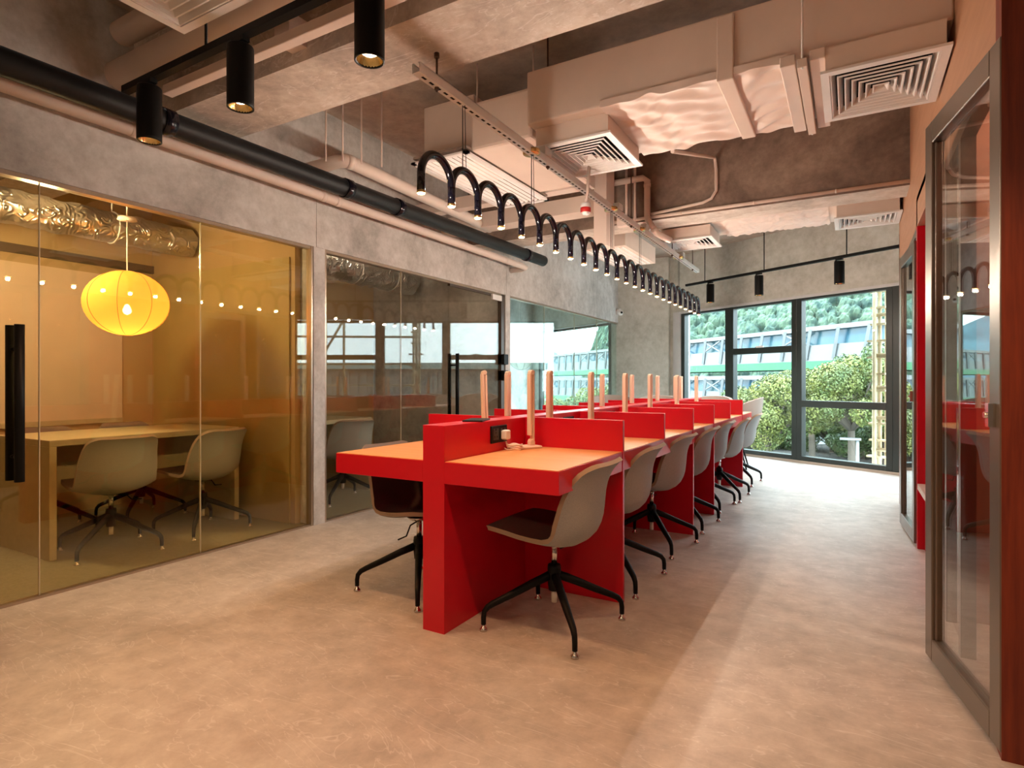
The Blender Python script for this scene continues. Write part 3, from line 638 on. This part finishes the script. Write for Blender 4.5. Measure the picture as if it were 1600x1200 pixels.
MB().box(.235, .275, y0 - .03, y1 + .03, -.045, -.005).build('support_bar', M['cream'], t, bevel=.002)
MB().box(.16, .225, y0 - .02, y1 + .02, -.02, .03).build('strap', M['cream_pipe'], t, bevel=.004); MB().box(.285, .35, y0 - .02, y1 + .02, -.02, .03).build('strap', M['cream_pipe'], t, bevel=.004)
b = MB()
for yy in (y0 - .02, y1 + .02): b.tube([(.255, yy, -.05), (.255, yy, .60)], .005, 8)
b.build('threaded_rod', M['steel'], t)
t = thing('insulated_duct', (-.4, 6.55, 2.6), 'far cream duct beyond the second concrete beam, above the far diffusers', 'duct')
b = MB(); b.box(-1.3, .78, -.75, -.05, .04, .36); b.build('duct_body', M['cream'], t, bevel=.02)
b = MB(); P = [[(-.72 + .95 * i / 50, -.76 + .72 * j / 30, .03 + wrapz(i / 20, j / 20)) for j in range(31)] for i in range(51)]; sheet(b, [[(x, y, .05) for x, y, z in r] for r in P], P); b.build('insulation', M['foil'], t)

t = thing('fan_coil_unit', (-2.0, 3.7, 2.55), 'cream ceiling fan coil unit with a long slatted return grille, left of the steel channel', 'air conditioner')
MB().box(-.60, -.18, -.42, -.02, .02, .47).build('plenum', M['cream'], t, bevel=.006)
b = MB(); b.box(-.12, .32, -.55, .42, .03, .34); b.build('casing', M['cream'], t, bevel=.02)
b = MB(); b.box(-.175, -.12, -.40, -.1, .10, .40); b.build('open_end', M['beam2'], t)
b = MB(); b.tube([(-.14, -.41, .12 + .0), (-.12, -.41, .2), (-.09, -.41, .26), (-.06, -.40, .33)], .022, 10); b.build('hose', M['cream'], t)
g = MB(); gx0, gx1, gy0, gy1 = -.55, -.10, -.62, .55; f = .035
g.box(gx0, gx1, gy0, gy0 + f, 0, .012); g.box(gx0, gx1, gy1 - f, gy1, 0, .012); g.box(gx0, gx0 + f, gy0, gy1, 0, .012); g.box(gx1 - f, gx1, gy0, gy1, 0, .012)
gr = g.build('grille', M['white_ceiling'], t)
for k in range(9):
    x = gx0 + f + .012 + k * (gx1 - gx0 - 2 * f) / 9; MB().obox((x + .012, (gy0 + gy1) / 2, .012), (.008, 0, .005), (0, (gy1 - gy0) / 2 - f, 0), (0, 0, .0015)).build('slat', M['white_ceiling'], gr)
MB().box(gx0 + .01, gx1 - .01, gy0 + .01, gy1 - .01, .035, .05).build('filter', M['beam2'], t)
b = MB()
for x, y in ((-.14, -.44), (.28, -.44), (-.14, .40), (.28, .40)): b.tube([(x, y, .3), (x, y, .65)], .006, 8)
b.build('threaded_rod', M['cream_pipe'], t)
t = thing('return_grille', (-2.3, 6.5, 2.52), 'long white return grille far down the ceiling behind the pendant arches', 'vent')
MB().box(-.25, .25, -.55, .55, .01, .2).build('box', M['cream'], t)
for k in range(8): MB().box(-.22 + k * .056, -.19 + k * .056, -.5, .5, 0, .01).build('slat', M['white_ceiling'], t)

def pipe(name, pts, r, m, label, cat='pipe', bands=(), group=None, seg=20, bandm=None, br=1.12):
    pts = [Vector(p) for p in pts]; c = pts[0].copy(); t = thing(name, c, label, cat, group)
    MB().tube([p - c for p in pts], r, seg).build('tube', m, t)
    for f in bands:
        L = sum((pts[i + 1] - pts[i]).length for i in range(len(pts) - 1)); d = f * L
        for i in range(len(pts) - 1):
            l = (pts[i + 1] - pts[i]).length
            if d <= l: u = (pts[i + 1] - pts[i]) / l; p = pts[i] + u * d - c; MB().tube([p - u * r * .5, p + u * r * .5], r * br, seg).build('coupling', bandm or m, t); break
            d -= l
    return t
pipe('sprinkler_main', [(-3.05, -2.9, 2.385), (-3.05, 6.02, 2.478)], .060, M['black_pipe'], 'thick black pipe running along the left wall under the beams', bands=(.52, .66, .72, .955), bandm=M['black_gloss'])
pipe('drain_pipe', [(-3.30, -2.9, 2.432), (-3.30, 5.95, 2.437), (-3.32, 6.08, 2.437), (-3.40, 6.13, 2.437), (-3.54, 6.13, 2.437)], .035, M['cream_pipe'], 'slim cream pipe running along the left wall just below the black pipe', bands=(.50, .64, .655, .92), br=1.08)
pipe('drain_pipe', [(-3.55, 3.02, 2.665), (-3.16, 3.02, 2.667), (-3.11, 3.04, 2.667), (-3.10, 3.09, 2.667), (-3.10, 4.95, 2.62)], .048, M['cream'], 'stubby cream insulated pipe with an elbow into the left wall behind the first arches', bands=(.2,), br=1.06)
for i, (x, y) in enumerate([(-3.18, 2.92), (-3.08, 2.98), (-3.0, 3.08), (-2.92, 3.2)]):
    o = MB().tube([(0, 0, 0), (0, 0, .56)], .006, 8).build('threaded_rod', M['cream_pipe']); o.location = (x, y, SLAB - .56)
    tag(o, '%s of the four thin hanger rods beside the elbow of the cream pipe' % ['leftmost', 'second from left', 'third from left', 'rightmost'][i], 'rod', 'thin hanger rods above the black pipe')
pipe('ceiling_pipe', [(-3.2, 1.60, 2.86), (-.9, 1.60, 2.86)], .058, M['cream'], 'upper thick painted pipe above the near track, farther from the beam', bands=(.3,), br=1.06)
pipe('ceiling_pipe', [(-3.35, 1.66, 2.71), (-.5, 1.66, 2.71)], .072, M['cream'], 'thick painted pipe right above the near track', bands=(.52, .60), br=1.06)
o = MB().box(-3.0, .6, 1.69, 1.74, 2.545, 2.59).build('cable_trunking', M['cream_pipe'], bevel=.004); tag(o, 'cream cable trunking running across beside the near beam', 'trunking')
o = MB().box(-2.22, -2.12, 1.74, 1.84, 2.60, 2.72).build('junction_box', M['cream_pipe'], bevel=.004); tag(o, 'cream junction box on the side of the near beam by the second spot', 'box')
# services at the far left under the second beam
o = MB().box(XL, -1.75, 4.25, 4.36, 2.62, 2.72).build('cable_trunking', M['cream_pipe'], bevel=.003); tag(o, 'cream trunking crossing behind the middle pendant arches', 'trunking')
o = MB().box(XL, -1.98, 4.75, 4.95, 2.58, 2.72).build('cable_trunking', M['cream'], bevel=.003); tag(o, 'lower and wider cream trunking crossing behind the middle pendant arches', 'trunking')
o = MB().box(-1.98, -1.86, 4.9, 5.1, 2.30, SLAB).build('cable_trunking', M['cream_pipe'], bevel=.003); tag(o, 'upright cream trunking left of the red alarm', 'trunking')
pipe('conduit', [(-1.78, 5.2, 2.56), (-1.78, 5.2, 3.1)], .012, M['cream_pipe'], 'left thin upright conduit on the second beam', group='upright conduits')
pipe('conduit', [(-1.70, 5.2, 2.56), (-1.70, 5.2, 3.1)], .012, M['cream_pipe'], 'second thin upright conduit on the second beam', group='upright conduits')
pipe('conduit', [(-1.95, 5.18, 2.93), (-1.62, 5.18, 2.93), (-1.58, 5.18, 2.90), (-1.58, 5.18, 2.56), (-1.5, 5.2, 2.42), (-1.42, 5.35, 2.38)], .028, M['cream_pipe'], 'fatter bent cream pipe beside the thin upright conduits on the second beam', bands=(.4, .8))
pipe('conduit', [(-1.02, 3.9, 2.62), (-1.0, 5.19, 3.0), (-.99, 5.2, 2.9), (-.99, 5.2, 2.72), (-1.03, 5.2, 2.66), (-1.10, 5.2, 2.635), (-1.55, 5.2, 2.60)], .013, M['cream_pipe'], 'thin cream conduit looping down the face of the second beam')
pipe('conduit', [(-2.0, 5.21, 2.575), (.38, 5.21, 2.575)], .014, M['cream_pipe'], 'long thin conduit along the bottom edge of the second beam', bands=(.3, .55, .8))
o = MB().box(-1.86, -1.76, 5.16, 5.23, 2.52, 2.60).build('junction_box', M['cream_pipe'], bevel=.003); tag(o, 'small cream junction box at the foot of the upright conduits', 'box')
t = thing('fire_alarm', (-1.5, 3.573, 2.19), 'small red and white fire alarm sounder hanging below the square diffuser', 'alarm')
b = MB(); b.lathe([(.001, 0), (.022, 0), (.030, .012)], seg=24); b.build('lens', M['white'], t)
b = MB(); b.lathe([(.030, .012), (.034, .018), (.034, .040), (.031, .044)], seg=24); b.build('sounder', M['alarm_red'], t)
b = MB(); b.lathe([(.034, .044), (.035, .048), (.034, .07), (.001, .072)], seg=24); b.build('base', M['white'], t)
b = MB(); b.tube([(0, 0, .07), (.01, .01, .15), (.02, .02, .38)], .010, 10); b.build('drop', M['cream_pipe'], t)
t = thing('security_camera', (XL + .0, 9.85, 2.30), 'small white dome security camera at the corner of the left wall', 'camera')
b = MB(); b.tube([(0, 0, .02), (.07, 0, .02)], .05, 18); b.build('mount', M['white'], t); b = MB(); b.lathe([(.001, -.055), (.035, -.045), (.05, -.01), (.05, .02), (.001, .04)], (.07, -.02, .0), 20); b.build('dome', M['white'], t)
b = MB(); b.lathe([(.001, -.02), (.016, -.014), (.02, 0), (.016, .014), (.001, .02)], (.11, -.055, -.005), 14); b.build('lens', M['black_gloss'], t)

# silver ducts above the glazed rooms
def silver_duct(x, y0, y1, z, r, label):
    t = thing('flexible_duct', (x, y0, z), label, 'duct', 'crumpled silver ducts')
    n = 110; seg = 40; rn = random.Random(int(x * 10) + int(y0 * 7)); vs = []
    ph = [rn.uniform(0, 6) for _ in range(6)]
    for i in range(n + 1):
        y = (y1 - y0) * i / n
        for k in range(seg):
            a = 2 * math.pi * k / seg
            rr = r * (1 + .07 * math.sin(7 * y + 3 * a + ph[0]) * math.sin(23 * y - 2 * a + ph[1]) + .035 * math.sin(41 * y + 5 * a + ph[2]) + .06 * rn.random())
            vs.append((rr * math.cos(a), y, rr * math.sin(a)))
    b = MB(); b.add(vs, [(i * seg + k, i * seg + (k + 1) % seg, (i + 1) * seg + (k + 1) % seg, (i + 1) * seg + k) for i in range(n) for k in range(seg)], smooth=True)
    b.build('foil_skin', M['silver'], t)
    for f in (.15, .4, .62, .85):
        b = MB(); y = (y1 - y0) * f; b.tube([(r * 1.06 * math.cos(a / 24 * 2 * math.pi), y, r * 1.06 * math.sin(a / 24 * 2 * math.pi)) for a in range(25)], .006, 6); b.tube([(0, y, r), (0, y, SLAB - z)], .005, 6); b.build('hanger', M['steel'], t)
silver_duct(-5.0, -1.1, 3.05, 2.30, .115, 'crumpled silver duct over the room behind the amber glass')
silver_duct(-4.9, 3.25, 5.9, 2.38, .16, 'crumpled silver duct over the second glazed room')
for (y0, y1, l) in ((-1.1, 3.05, 'cable tray above the amber glass room, beside the silver duct'), (3.25, 6.0, 'cable tray above the second glazed room')):
    t = thing('cable_tray', (-4.35, y0, 2.5), l, 'tray'); b = MB(); b.box(-.12, .12, 0, y1 - y0, 0, .012); b.box(-.12, -.11, 0, y1 - y0, .012, .06); b.box(.11, .12, 0, y1 - y0, .012, .06); b.build('tray', M['cream'], t)
    b = MB()
    for k in range(7): b.box(-.3, .3, .3 + k * .45, .34 + k * .45, -.03, 0) if .34 + k * .45 < y1 - y0 else None
    b.build('bracket', M['booth_frame'], t)
t = thing('linear_lamp', (-3.86, 1.15, 2.40), 'thin glowing linear lamp just inside the top of the amber glass', 'lamp')
MB().box(-.03, .03, 0, 1.7, .01, .05).build('housing', M['black'], t); MB().box(-.02, .02, .3, 1.25, 0, .01).build('diffuser', emis('linear_glow', (1, .72, .30), 1.6), t)
light('booth_fill', 'POINT', (1.0, 2.8, 2.3), 24, (1, .74, .55), .08)  # bare fill light added to brighten the booth interior
light('room_fill', 'POINT', (-4.35, 1.7, 2.03), 46, (1, .78, .52), .08)  # bare fill lights added to brighten the glazed rooms, no fittings
light('room_fill', 'POINT', (-4.3, 4.6, 2.75), 14, (1, .85, .65), .1)
light('room_fill', 'POINT', (-5.0, 7.6, 2.6), 8, (1, .92, .82), .1)

# ------------------------------------------------------------------ lounge chairs at the far end
def lounge(loc, rz, label):
    t = thing('lounge_chair', loc, label, 'chair', 'beige tub chairs at the far windows', rz)
    n, m = 24, 14; R0 = []; R1 = []
    for i in range(n + 1):
        th = math.radians(-125 + 250 * i / n) + math.pi; q = abs(-1 + 2 * i / n); H = .20 + (.32) * (1 - q ** 2.2); row = []; row2 = []
        for j in range(m + 1):
            f = j / m; z = .38 + (H) * f; r = .22 + .16 * (f ** .6) + .02 * math.sin(f * 3); row.append((r * 1.0 * math.cos(th), r * 1.05 * math.sin(th), z)); r2 = r - .035; row2.append((r2 * math.cos(th), r2 * 1.05 * math.sin(th), z + (.0 if j < m else -.004)))
        R0.append(row); R1.append(row2)
    b = MB(); sheet(b, R1, R0); b.build('shell', M['lounge'], t)
    b = MB(); b.lathe([(.001, .34), (.20, .35), (.25, .39), (.25, .44), (.20, .465), (.001, .47)], (.03, 0, 0), 28); b.build('seat', M['lounge'], t)
    for k in range(4):
        a = math.pi / 4 + k * math.pi / 2; MB().tube([(.13 * math.cos(a), .13 * math.sin(a), .36), (.27 * math.cos(a), .27 * math.sin(a), 0)], [.014, .010], 10).build('leg', M['black'], t)
    return t
lc = lounge((-1.33, 7.98, 0), math.radians(185), 'rightmost beige tub chair, at the far end of the workbench by the windows')
for x, y, r, l in ((-1.75, 8.25, 250, 'beige tub chair just left of the rightmost tub chair by the windows'), (-2.35, 8.15, 280, 'beige tub chair in front of the bare concrete column'), (-3.0, 8.2, 300, 'beige tub chair in front of the far glazed room, leftmost of the tub chairs')):
    c = copy_thing(lc); c.location = (x, y, 0); c.rotation_euler = (0, 0, math.radians(r)); c['label'] = l

# ------------------------------------------------------------------ outside
GZ = -5.0
rng = np.random.default_rng(5)
def np_mesh(name, V, F, mats, mi=None, parent=None, smooth=False):
    me = bpy.data.meshes.new(name); me.from_pydata(V.tolist() if hasattr(V, 'tolist') else V, [], F.tolist() if hasattr(F, 'tolist') else F)
    for m in mats: me.materials.append(m)
    if mi is not None: me.polygons.foreach_set('material_index', mi)
    if smooth: me.polygons.foreach_set('use_smooth', [True] * len(me.polygons))
    me.update(); o = bpy.data.objects.new(name, me); COL.objects.link(o); o.parent = parent; return o
M['ground'] = mat('street_ground', (.07, .08, .078), .8, scale=.2, col2=(.06, .075, .07))
M['leaf'] = mat('tree_leaves', (.075, .12, .025), .6, scale=1.6, col2=(.022, .055, .018), coords='Object', lo=.3, hi=.6)
M['leaf2'] = mat('tree_leaves_yellow', (.125, .135, .024), .6, scale=1.6, col2=(.035, .07, .018), lo=.3, hi=.6)
M['trunk'] = mat('bark', (.10, .08, .06), .8)
M['hill'] = mat('forest_canopy', (.085, .135, .088), .9, scale=.5, col2=(.030, .062, .052), lo=.38, hi=.58, detail=10)  # greens lightened to carry the haze in front of the hill
M['hill_far'] = mat('distant_ridge', (.05, .085, .11), .9, scale=.05, col2=(.09, .165, .21))
M['bridge'] = mat('white_bridge_paint', (.15, .16, .165), .6, scale=.5)
M['bridge_green'] = mat('green_bridge_band', (.02, .15, .055), .5, scale=.5)
M['bridge_glass'] = mat('blue_bridge_window', (.045, .095, .11), .2, scale=.7, col2=(.02, .08, .13))
M['corr'] = mat('weathered_cladding', (.10, .10, .092), .8, scale=1, col2=(.065, .065, .06), stretch=(6, 6, .4))
M['eave'] = mat('pale_green_eave', (.11, .15, .135), .6)
MB().box(-160, 160, 13, 420, GZ - .3, GZ).build('ground', M['ground'], kind='structure')

def hill(name, Y0, Y1, X0, X1, Hf, nx, ny, m, bumps, label, cell, ang=False):
    xs = np.linspace(X0, X1, nx); ys = np.linspace(Y0, Y1, ny); X, Y = np.meshgrid(xs, ys, indexing='ij')
    prof = np.clip((Y - Y0) / (Y1 - Y0), 0, 1); XE = X * 175 / Y if ang else X; Z = GZ + Hf(XE) * np.sin(prof * math.pi / 2) ** .8
    # tree crowns: jittered cells, hemispherical bumps
    Ys = Y; Y = Y0 + np.hypot(Y - Y0, Z - GZ) ; gx = np.floor(X / cell); gy = np.floor(Y / cell); best = np.zeros_like(X)
    for dx in (-1, 0, 1):
        for dy in (-1, 0, 1):
            cx_, cy_ = gx + dx, gy + dy; h1 = np.modf(np.abs(np.sin(cx_ * 127.1 + cy_ * 311.7) * 43758.5))[0]; h2 = np.modf(np.abs(np.sin(cx_ * 269.5 + cy_ * 183.3) * 43758.5))[0]
            px = (cx_ + .2 + .6 * h1) * cell; py = (cy_ + .2 + .6 * h2) * cell; rr = cell * (.55 + .35 * h1)
            d2 = ((X - px) ** 2 + (Y - py) ** 2) / rr ** 2; best = np.maximum(best, np.sqrt(np.clip(1 - d2, 0, 1)) * (.5 + .7 * h2))
    Y = Ys
    dd = best * bumps * (Hf(XE) > 1) + bumps * .06 * rng.standard_normal(X.shape); Z = Z + dd * .6; Y = Y - dd * .8
    V = np.stack([X, Y, Z], -1).reshape(-1, 3); i = np.arange(nx - 1)[:, None] * ny + np.arange(ny - 1)[None]; F = np.stack([i, i + ny, i + ny + 1, i + 1], -1).reshape(-1, 4)
    o = np_mesh(name, V, F, [m]); return tag(o, label, 'hill')
def Hnear(X):
    left = np.clip((X + 77) / 26, 0, 1); right = np.clip((75 - X) / 50, 0, 1); return 64 * left * (right ** 1.2)
hill('forest_hill', 95, 175, -82, 85, Hnear, 720, 430, M['hill'], 1.8, 'steep green wooded hill filling the view beyond the far windows', 1.5, True)
hill('mountain_ridge', 380, 440, -420, 120, lambda X: 52 + 22 * np.sin(X / 70 + 1) + 10 * np.sin(X / 23), 200, 12, M['hill_far'], 1.5, 'distant blue mountain ridge left of the wooded hill', 14)

# covered footbridge: two levels running parallel to the window wall
BP = Vector((-.0722 * 35, .9974 * 35, 0)); BD = Vector((-.755, .656, 0)).normalized(); BN = Vector((-BD.y, BD.x, 0)); BN = BN if BN.y < 0 else -BN
def bridge(name, z0, label, span=(-30, 62), green=True):
    c = BP; t = thing(name, c, label, 'bridge', 'covered footbridge levels')
    def bx(name_, a0, a1, n0, n1, za, zb, m):
        mid = BD * (a0 + a1) / 2 - BN * (n0 + n1) / 2 + Vector((0, 0, (za + zb) / 2)); b = MB(); b.obox(mid, BD * (a1 - a0) / 2, BN * (n1 - n0) / 2, (0, 0, (zb - za) / 2)); return b.build(name_, m, t)
    bx('deck', *span, 0, 3.4, z0, z0 + .35, M['bridge']); bx('parapet', *span, 0, .12, z0 + .35, z0 + .82, M['bridge'])
    if green: bx('green_band', *span, -.04, 3.3, z0 - .42, z0 + .0, M['bridge_green'])
    bx('glazing', *span, .25, .32, z0 + .82, z0 + 1.55, M['bridge_glass']); bx('roof_rail', *span, -.1, .2, z0 + 1.55, z0 + 1.72, M['bridge']); bx('roof', *span, .1, 3.4, z0 + 1.72, z0 + 1.80, M['bridge'])
    a = span[0] + .5
    while a < span[1]:
        b = MB(); p = BD * a + BN * .06 + Vector((0, 0, z0 + .1)); q = BD * (a - .35) + BN * .10 + Vector((0, 0, z0 + 1.65)); b.bar(p, q, .15, .15)
        b.build('rib', M['bridge'], t)
        if int(a) % 3 == 0:
            b = MB(); b.bar(BD * a + BN * .05 + Vector((0, 0, z0 + .85)), BD * (a + 1.6) + BN * .05 + Vector((0, 0, z0 + 1.55)), .07, .07); b.bar(BD * a + BN * .05 + Vector((0, 0, z0 + 1.5)), BD * (a + 1.6) + BN * .05 + Vector((0, 0, z0 + .85)), .07, .07); b.build('brace', M['bridge'], t)
        a += 1.7
    return t
bridge('footbridge', 2.15, 'upper level of the white covered footbridge with a green band, seen through the windows', span=(-8, 62))
bridge('footbridge', -.35, 'lower level of the white covered footbridge with blue glazing', span=(-8, 62))
t = thing('bridge_pier', BP + BD * 12, 'white branching pier under the footbridge', 'pier')
b = MB()
for a in (-2.5, 2.5): b.bar(Vector((0, 1.5, GZ)), Vector((a * BD.x, 1.5 + a * BD.y, -.7)), .4, .4)
b.build('strut', M['bridge'], t)

def tree(x, y, r, zc, label, m, seed, flat=.75, n=30000, parent=None):
    g = np.random.default_rng(seed); t = thing('street_tree', (x, y, GZ), label, 'tree', 'leafy trees below the footbridge')
    nb = 34; ctr = g.normal(size=(nb, 3)); ctr /= np.linalg.norm(ctr, axis=1)[:, None]; ctr *= (g.uniform(.3, .9, nb) * r)[:, None]; ctr[:, 2] *= flat; rb = g.uniform(.17, .33, nb) * r
    w = rb ** 2; idx = g.choice(nb, n, p=w / w.sum()); d = g.normal(size=(n, 3)); d /= np.linalg.norm(d, axis=1)[:, None]
    P = ctr[idx] + d * (rb[idx] * g.uniform(.82, 1.05, n))[:, None]; P[:, 2] += zc - GZ
    s = .026 * r ** .5 * g.uniform(.7, 1.4, n) * 1.25
    nrm = d + g.normal(size=(n, 3)) * .5; nrm /= np.linalg.norm(nrm, axis=1)[:, None]
    u = np.cross(nrm, g.normal(size=(n, 3))); u /= np.linalg.norm(u, axis=1)[:, None]; v = np.cross(nrm, u)
    Q = np.stack([P - u * s[:, None], P + v * s[:, None] * .6, P + u * s[:, None], P - v * s[:, None] * .6], 1).reshape(-1, 3)
    F = np.arange(n * 4).reshape(-1, 4)
    np_mesh('foliage', Q, F, [m], parent=t)
    b = MB(); zz = zc - GZ
    for k in range(nb):
        b.tube([(0, 0, zz - r * .75), (ctr[k, 0] * .5, ctr[k, 1] * .5, zz - r * .35 + ctr[k, 2] * .3), (ctr[k, 0], ctr[k, 1], zz + ctr[k, 2])], [.09, .05, .02], 6)
    b.tube([(0, 0, 0), (.05, .02, zz * .3), (0, 0, zz - r * .7)], [.2, .15, .11], 10); b.build('trunk', M['trunk'], t)
    return t
def at(px, y_, k):        # direction helper: world x,y of a picture column at forward distance k, used only to pick ground spots
    f = Vector((-math.sin(YAW), math.cos(YAW), 0)); r = Vector((math.cos(YAW), math.sin(YAW), 0)); return f * k + r * (px - 800) / 920 * k
TR = [(1200, 21, 1.75, .15, 'round yellow-green tree in front of the middle window pane', 'leaf2', 1), (1330, 20, 1.75, .75, 'taller yellow-green tree behind the bamboo poles', 'leaf2', 2), (1268, 24, 1.7, .55, 'tree between the round tree and the taller one', 'leaf2', 3),
      (1165, 25, 1.8, -.7, 'low tree at the left of the middle window pane', 'leaf', 4), (1385, 23, 2.2, .9, 'tree hidden partly by the dark corner mullion', 'leaf', 5), (1300, 27, 1.6, -.6, 'dark tree low behind the taller yellow-green tree', 'leaf', 6),
      (878, 26, 1.9, -.9, 'yellow-green tree seen through the far glazed room, left one', 'leaf2', 7), (940, 27, 2.0, -.5, 'yellow-green tree seen through the far glazed room, right one', 'leaf2', 8), (1460, 22, 2.6, .2, 'tree to the right, seen past the booths', 'leaf', 9), (1225, 29, 1.9, -1.9, 'low dark tree under the round tree', 'leaf', 11), (1345, 25, 1.5, -1.3, 'low dark tree beside the thin white lamp post', 'leaf', 12), (760, 28, 2.6, -.9, 'tree far to the left beyond the glazed rooms', 'leaf', 10)]
for px, k, r, zc, l, m, sd in TR:
    p = at(px, 0, k); tree(p.x, p.y, r, zc, l, M[m], sd)
# low street structures
def street_box(name, px, k, w, d, z0, z1, m, label, cat, extra=None):
    p = at(px, 0, k); t = thing(name, (p.x, p.y, 0), label, cat, rz=math.atan2(BD.y, BD.x)); MB().box(-w / 2, w / 2, -d / 2, d / 2, z0, z1).build('walls', m, t)
    if extra: extra(t, w, d, z0, z1)
    return t
def windows_on(t, w, d, z0, z1):
    b = None
    for i in range(int(w / 1.1)):
        for j in range(2):
            x = -w / 2 + .3 + i * 1.1; z = z0 + .3 + j * 1.0; MB().box(x, x + .75, d / 2, d / 2 + .04, z, z + .7).build('window', M['bridge_glass'], t); MB().box(x, x + .75, -d / 2 - .04, -d / 2, z, z + .7).build('window', M['bridge_glass'], t)
def roof_on(t, w, d, z0, z1):
    b = MB(); b.prism([(-w / 2 - .2, -d / 2 - .2), (w / 2 + .2, -d / 2 - .2), (w / 2 + .2, d / 2 + .2), (-w / 2 - .2, d / 2 + .2)], z1, z1 + .1)
    n = 30
    for k in range(n): b.box(-w / 2 - .2 + (w + .4) * k / n, -w / 2 - .2 + (w + .4) * (k + .4) / n, -d / 2 - .2, d / 2 + .2, z1 + .1, z1 + .14)
    b.build('roof', M['corr'], t)
street_box('kiosk_building', 1175, 38, 6.5, 4, GZ, -2.0, M['bridge'], 'small pale building with grid windows under the trees', 'building', windows_on)
street_box('shed', 1310, 27, 6, 5, GZ, -2.3, M['corr'], 'grey shed with a ribbed roof under the trees', 'shed', roof_on)
t = thing('railing', at(1290, 0, 20), 'pale blue-green street railing below the trees', 'railing', rz=math.atan2(BD.y, BD.x)); M['rail'] = mat('pale_rail_paint', (.30, .42, .42), .5)
for k in range(26): MB().box(-9 + k * .72, -8.94 + k * .72, -.03, .03, GZ, -1.95).build('post', M['rail'], t)
for z in (-2.0, -2.5, -3.0): MB().box(-9, 9.1, -.03, .03, z, z + .06).build('rail', M['rail'], t)
MB().box(-9, 9.1, .2, .25, GZ, -2.6).build('panel', mat('teal_hoarding', (.13, .27, .29), .5, scale=2), t)
for px, k, h, l in ((1340, 19, -.8, 'thin white lamp post in the street, right of the middle mullion'), (1205, 24, -2.0, 'short white lamp post in the street, left of the middle mullion')):
    p = at(px, 0, k); t = thing('lamp_post', (p.x, p.y, GZ), l, 'lamp post'); MB().tube([(0, 0, 0), (0, 0, h - GZ)], [.07, .05], 10).build('pole', M['bridge'], t); MB().box(-.5, .1, -.08, .08, h - GZ, h - GZ + .07).build('lamp_head', M['bridge'], t)

# warehouse and bamboo scaffold on the right, mirrored in the partitions
t = thing('warehouse', (15, 26, 0), 'grey ribbed warehouse wall with pale eave beyond the scaffold, mirrored in the left glass', 'building', rz=math.radians(-30))
b = MB(); b.box(-8, 24, 0, 6, GZ, 1.8)
for k in range(64): b.box(-8 + k * .5, -7.8 + k * .5, -.08, 0, GZ, 1.75)
b.build('wall', M['corr'], t); MB().box(-8.3, 24.3, -.5, 6.3, 1.8, 2.15).build('roof', M['eave'], t)
scaf = thing('bamboo_scaffold', wp(-1.42, .8, 0), 'bamboo scaffold outside the right-hand windows, first poles beside the corner mullion', 'scaffold')
so = scaf.location.copy()
rn = random.Random(11)
def sp_(s, off, z): return wp(s, off, z) - so
def bam(name, a, b_, r=.028): MB().tube([a, (a + b_) / 2 + Vector((rn.uniform(-.015, .015), rn.uniform(-.015, .015), 0)), b_], [r, r * .95, r * .85], 8).build(name, M['bamboo'], scaf)
for ds, do in ((0, 0), (.07, .02), (-.05, .06), (.02, -.06)):
    bam('pole', sp_(-.70 + ds, .75 + do, GZ), sp_(-.70 + ds + rn.uniform(-.02, .02), .75 + do, 4.2), .026)
s = -1.45
while s > -7.5:
    bam('pole', sp_(s, .75 + rn.uniform(-.05, .05), GZ), sp_(s + rn.uniform(-.06, .06), .75, 4.2)); s -= .62 + rn.uniform(-.08, .08)
for z in (-.3, .2, .62, 1.02, 1.45, 1.98, 2.5, 3.0): bam('ledger', sp_(-.62, .72, z), sp_(-7.6, .72 + rn.uniform(-.03, .03), z + rn.uniform(-.05, .05)), .024)
for a, c in ((-1.9, -3.4), (-3.9, -2.4), (-4.3, -5.8), (-6.6, -5.2)): bam('brace', sp_(a, .68, 2.7), sp_(c, .68, .1), .026)
for k in range(12):
    z = .1 + k * .22; b = MB(); c = sp_(-.70, .75, z); b.obox(c, D * rn.uniform(.08, .15), NW * .05, (0, 0, .012)); b.build('tie', M['bamboo'], scaf)
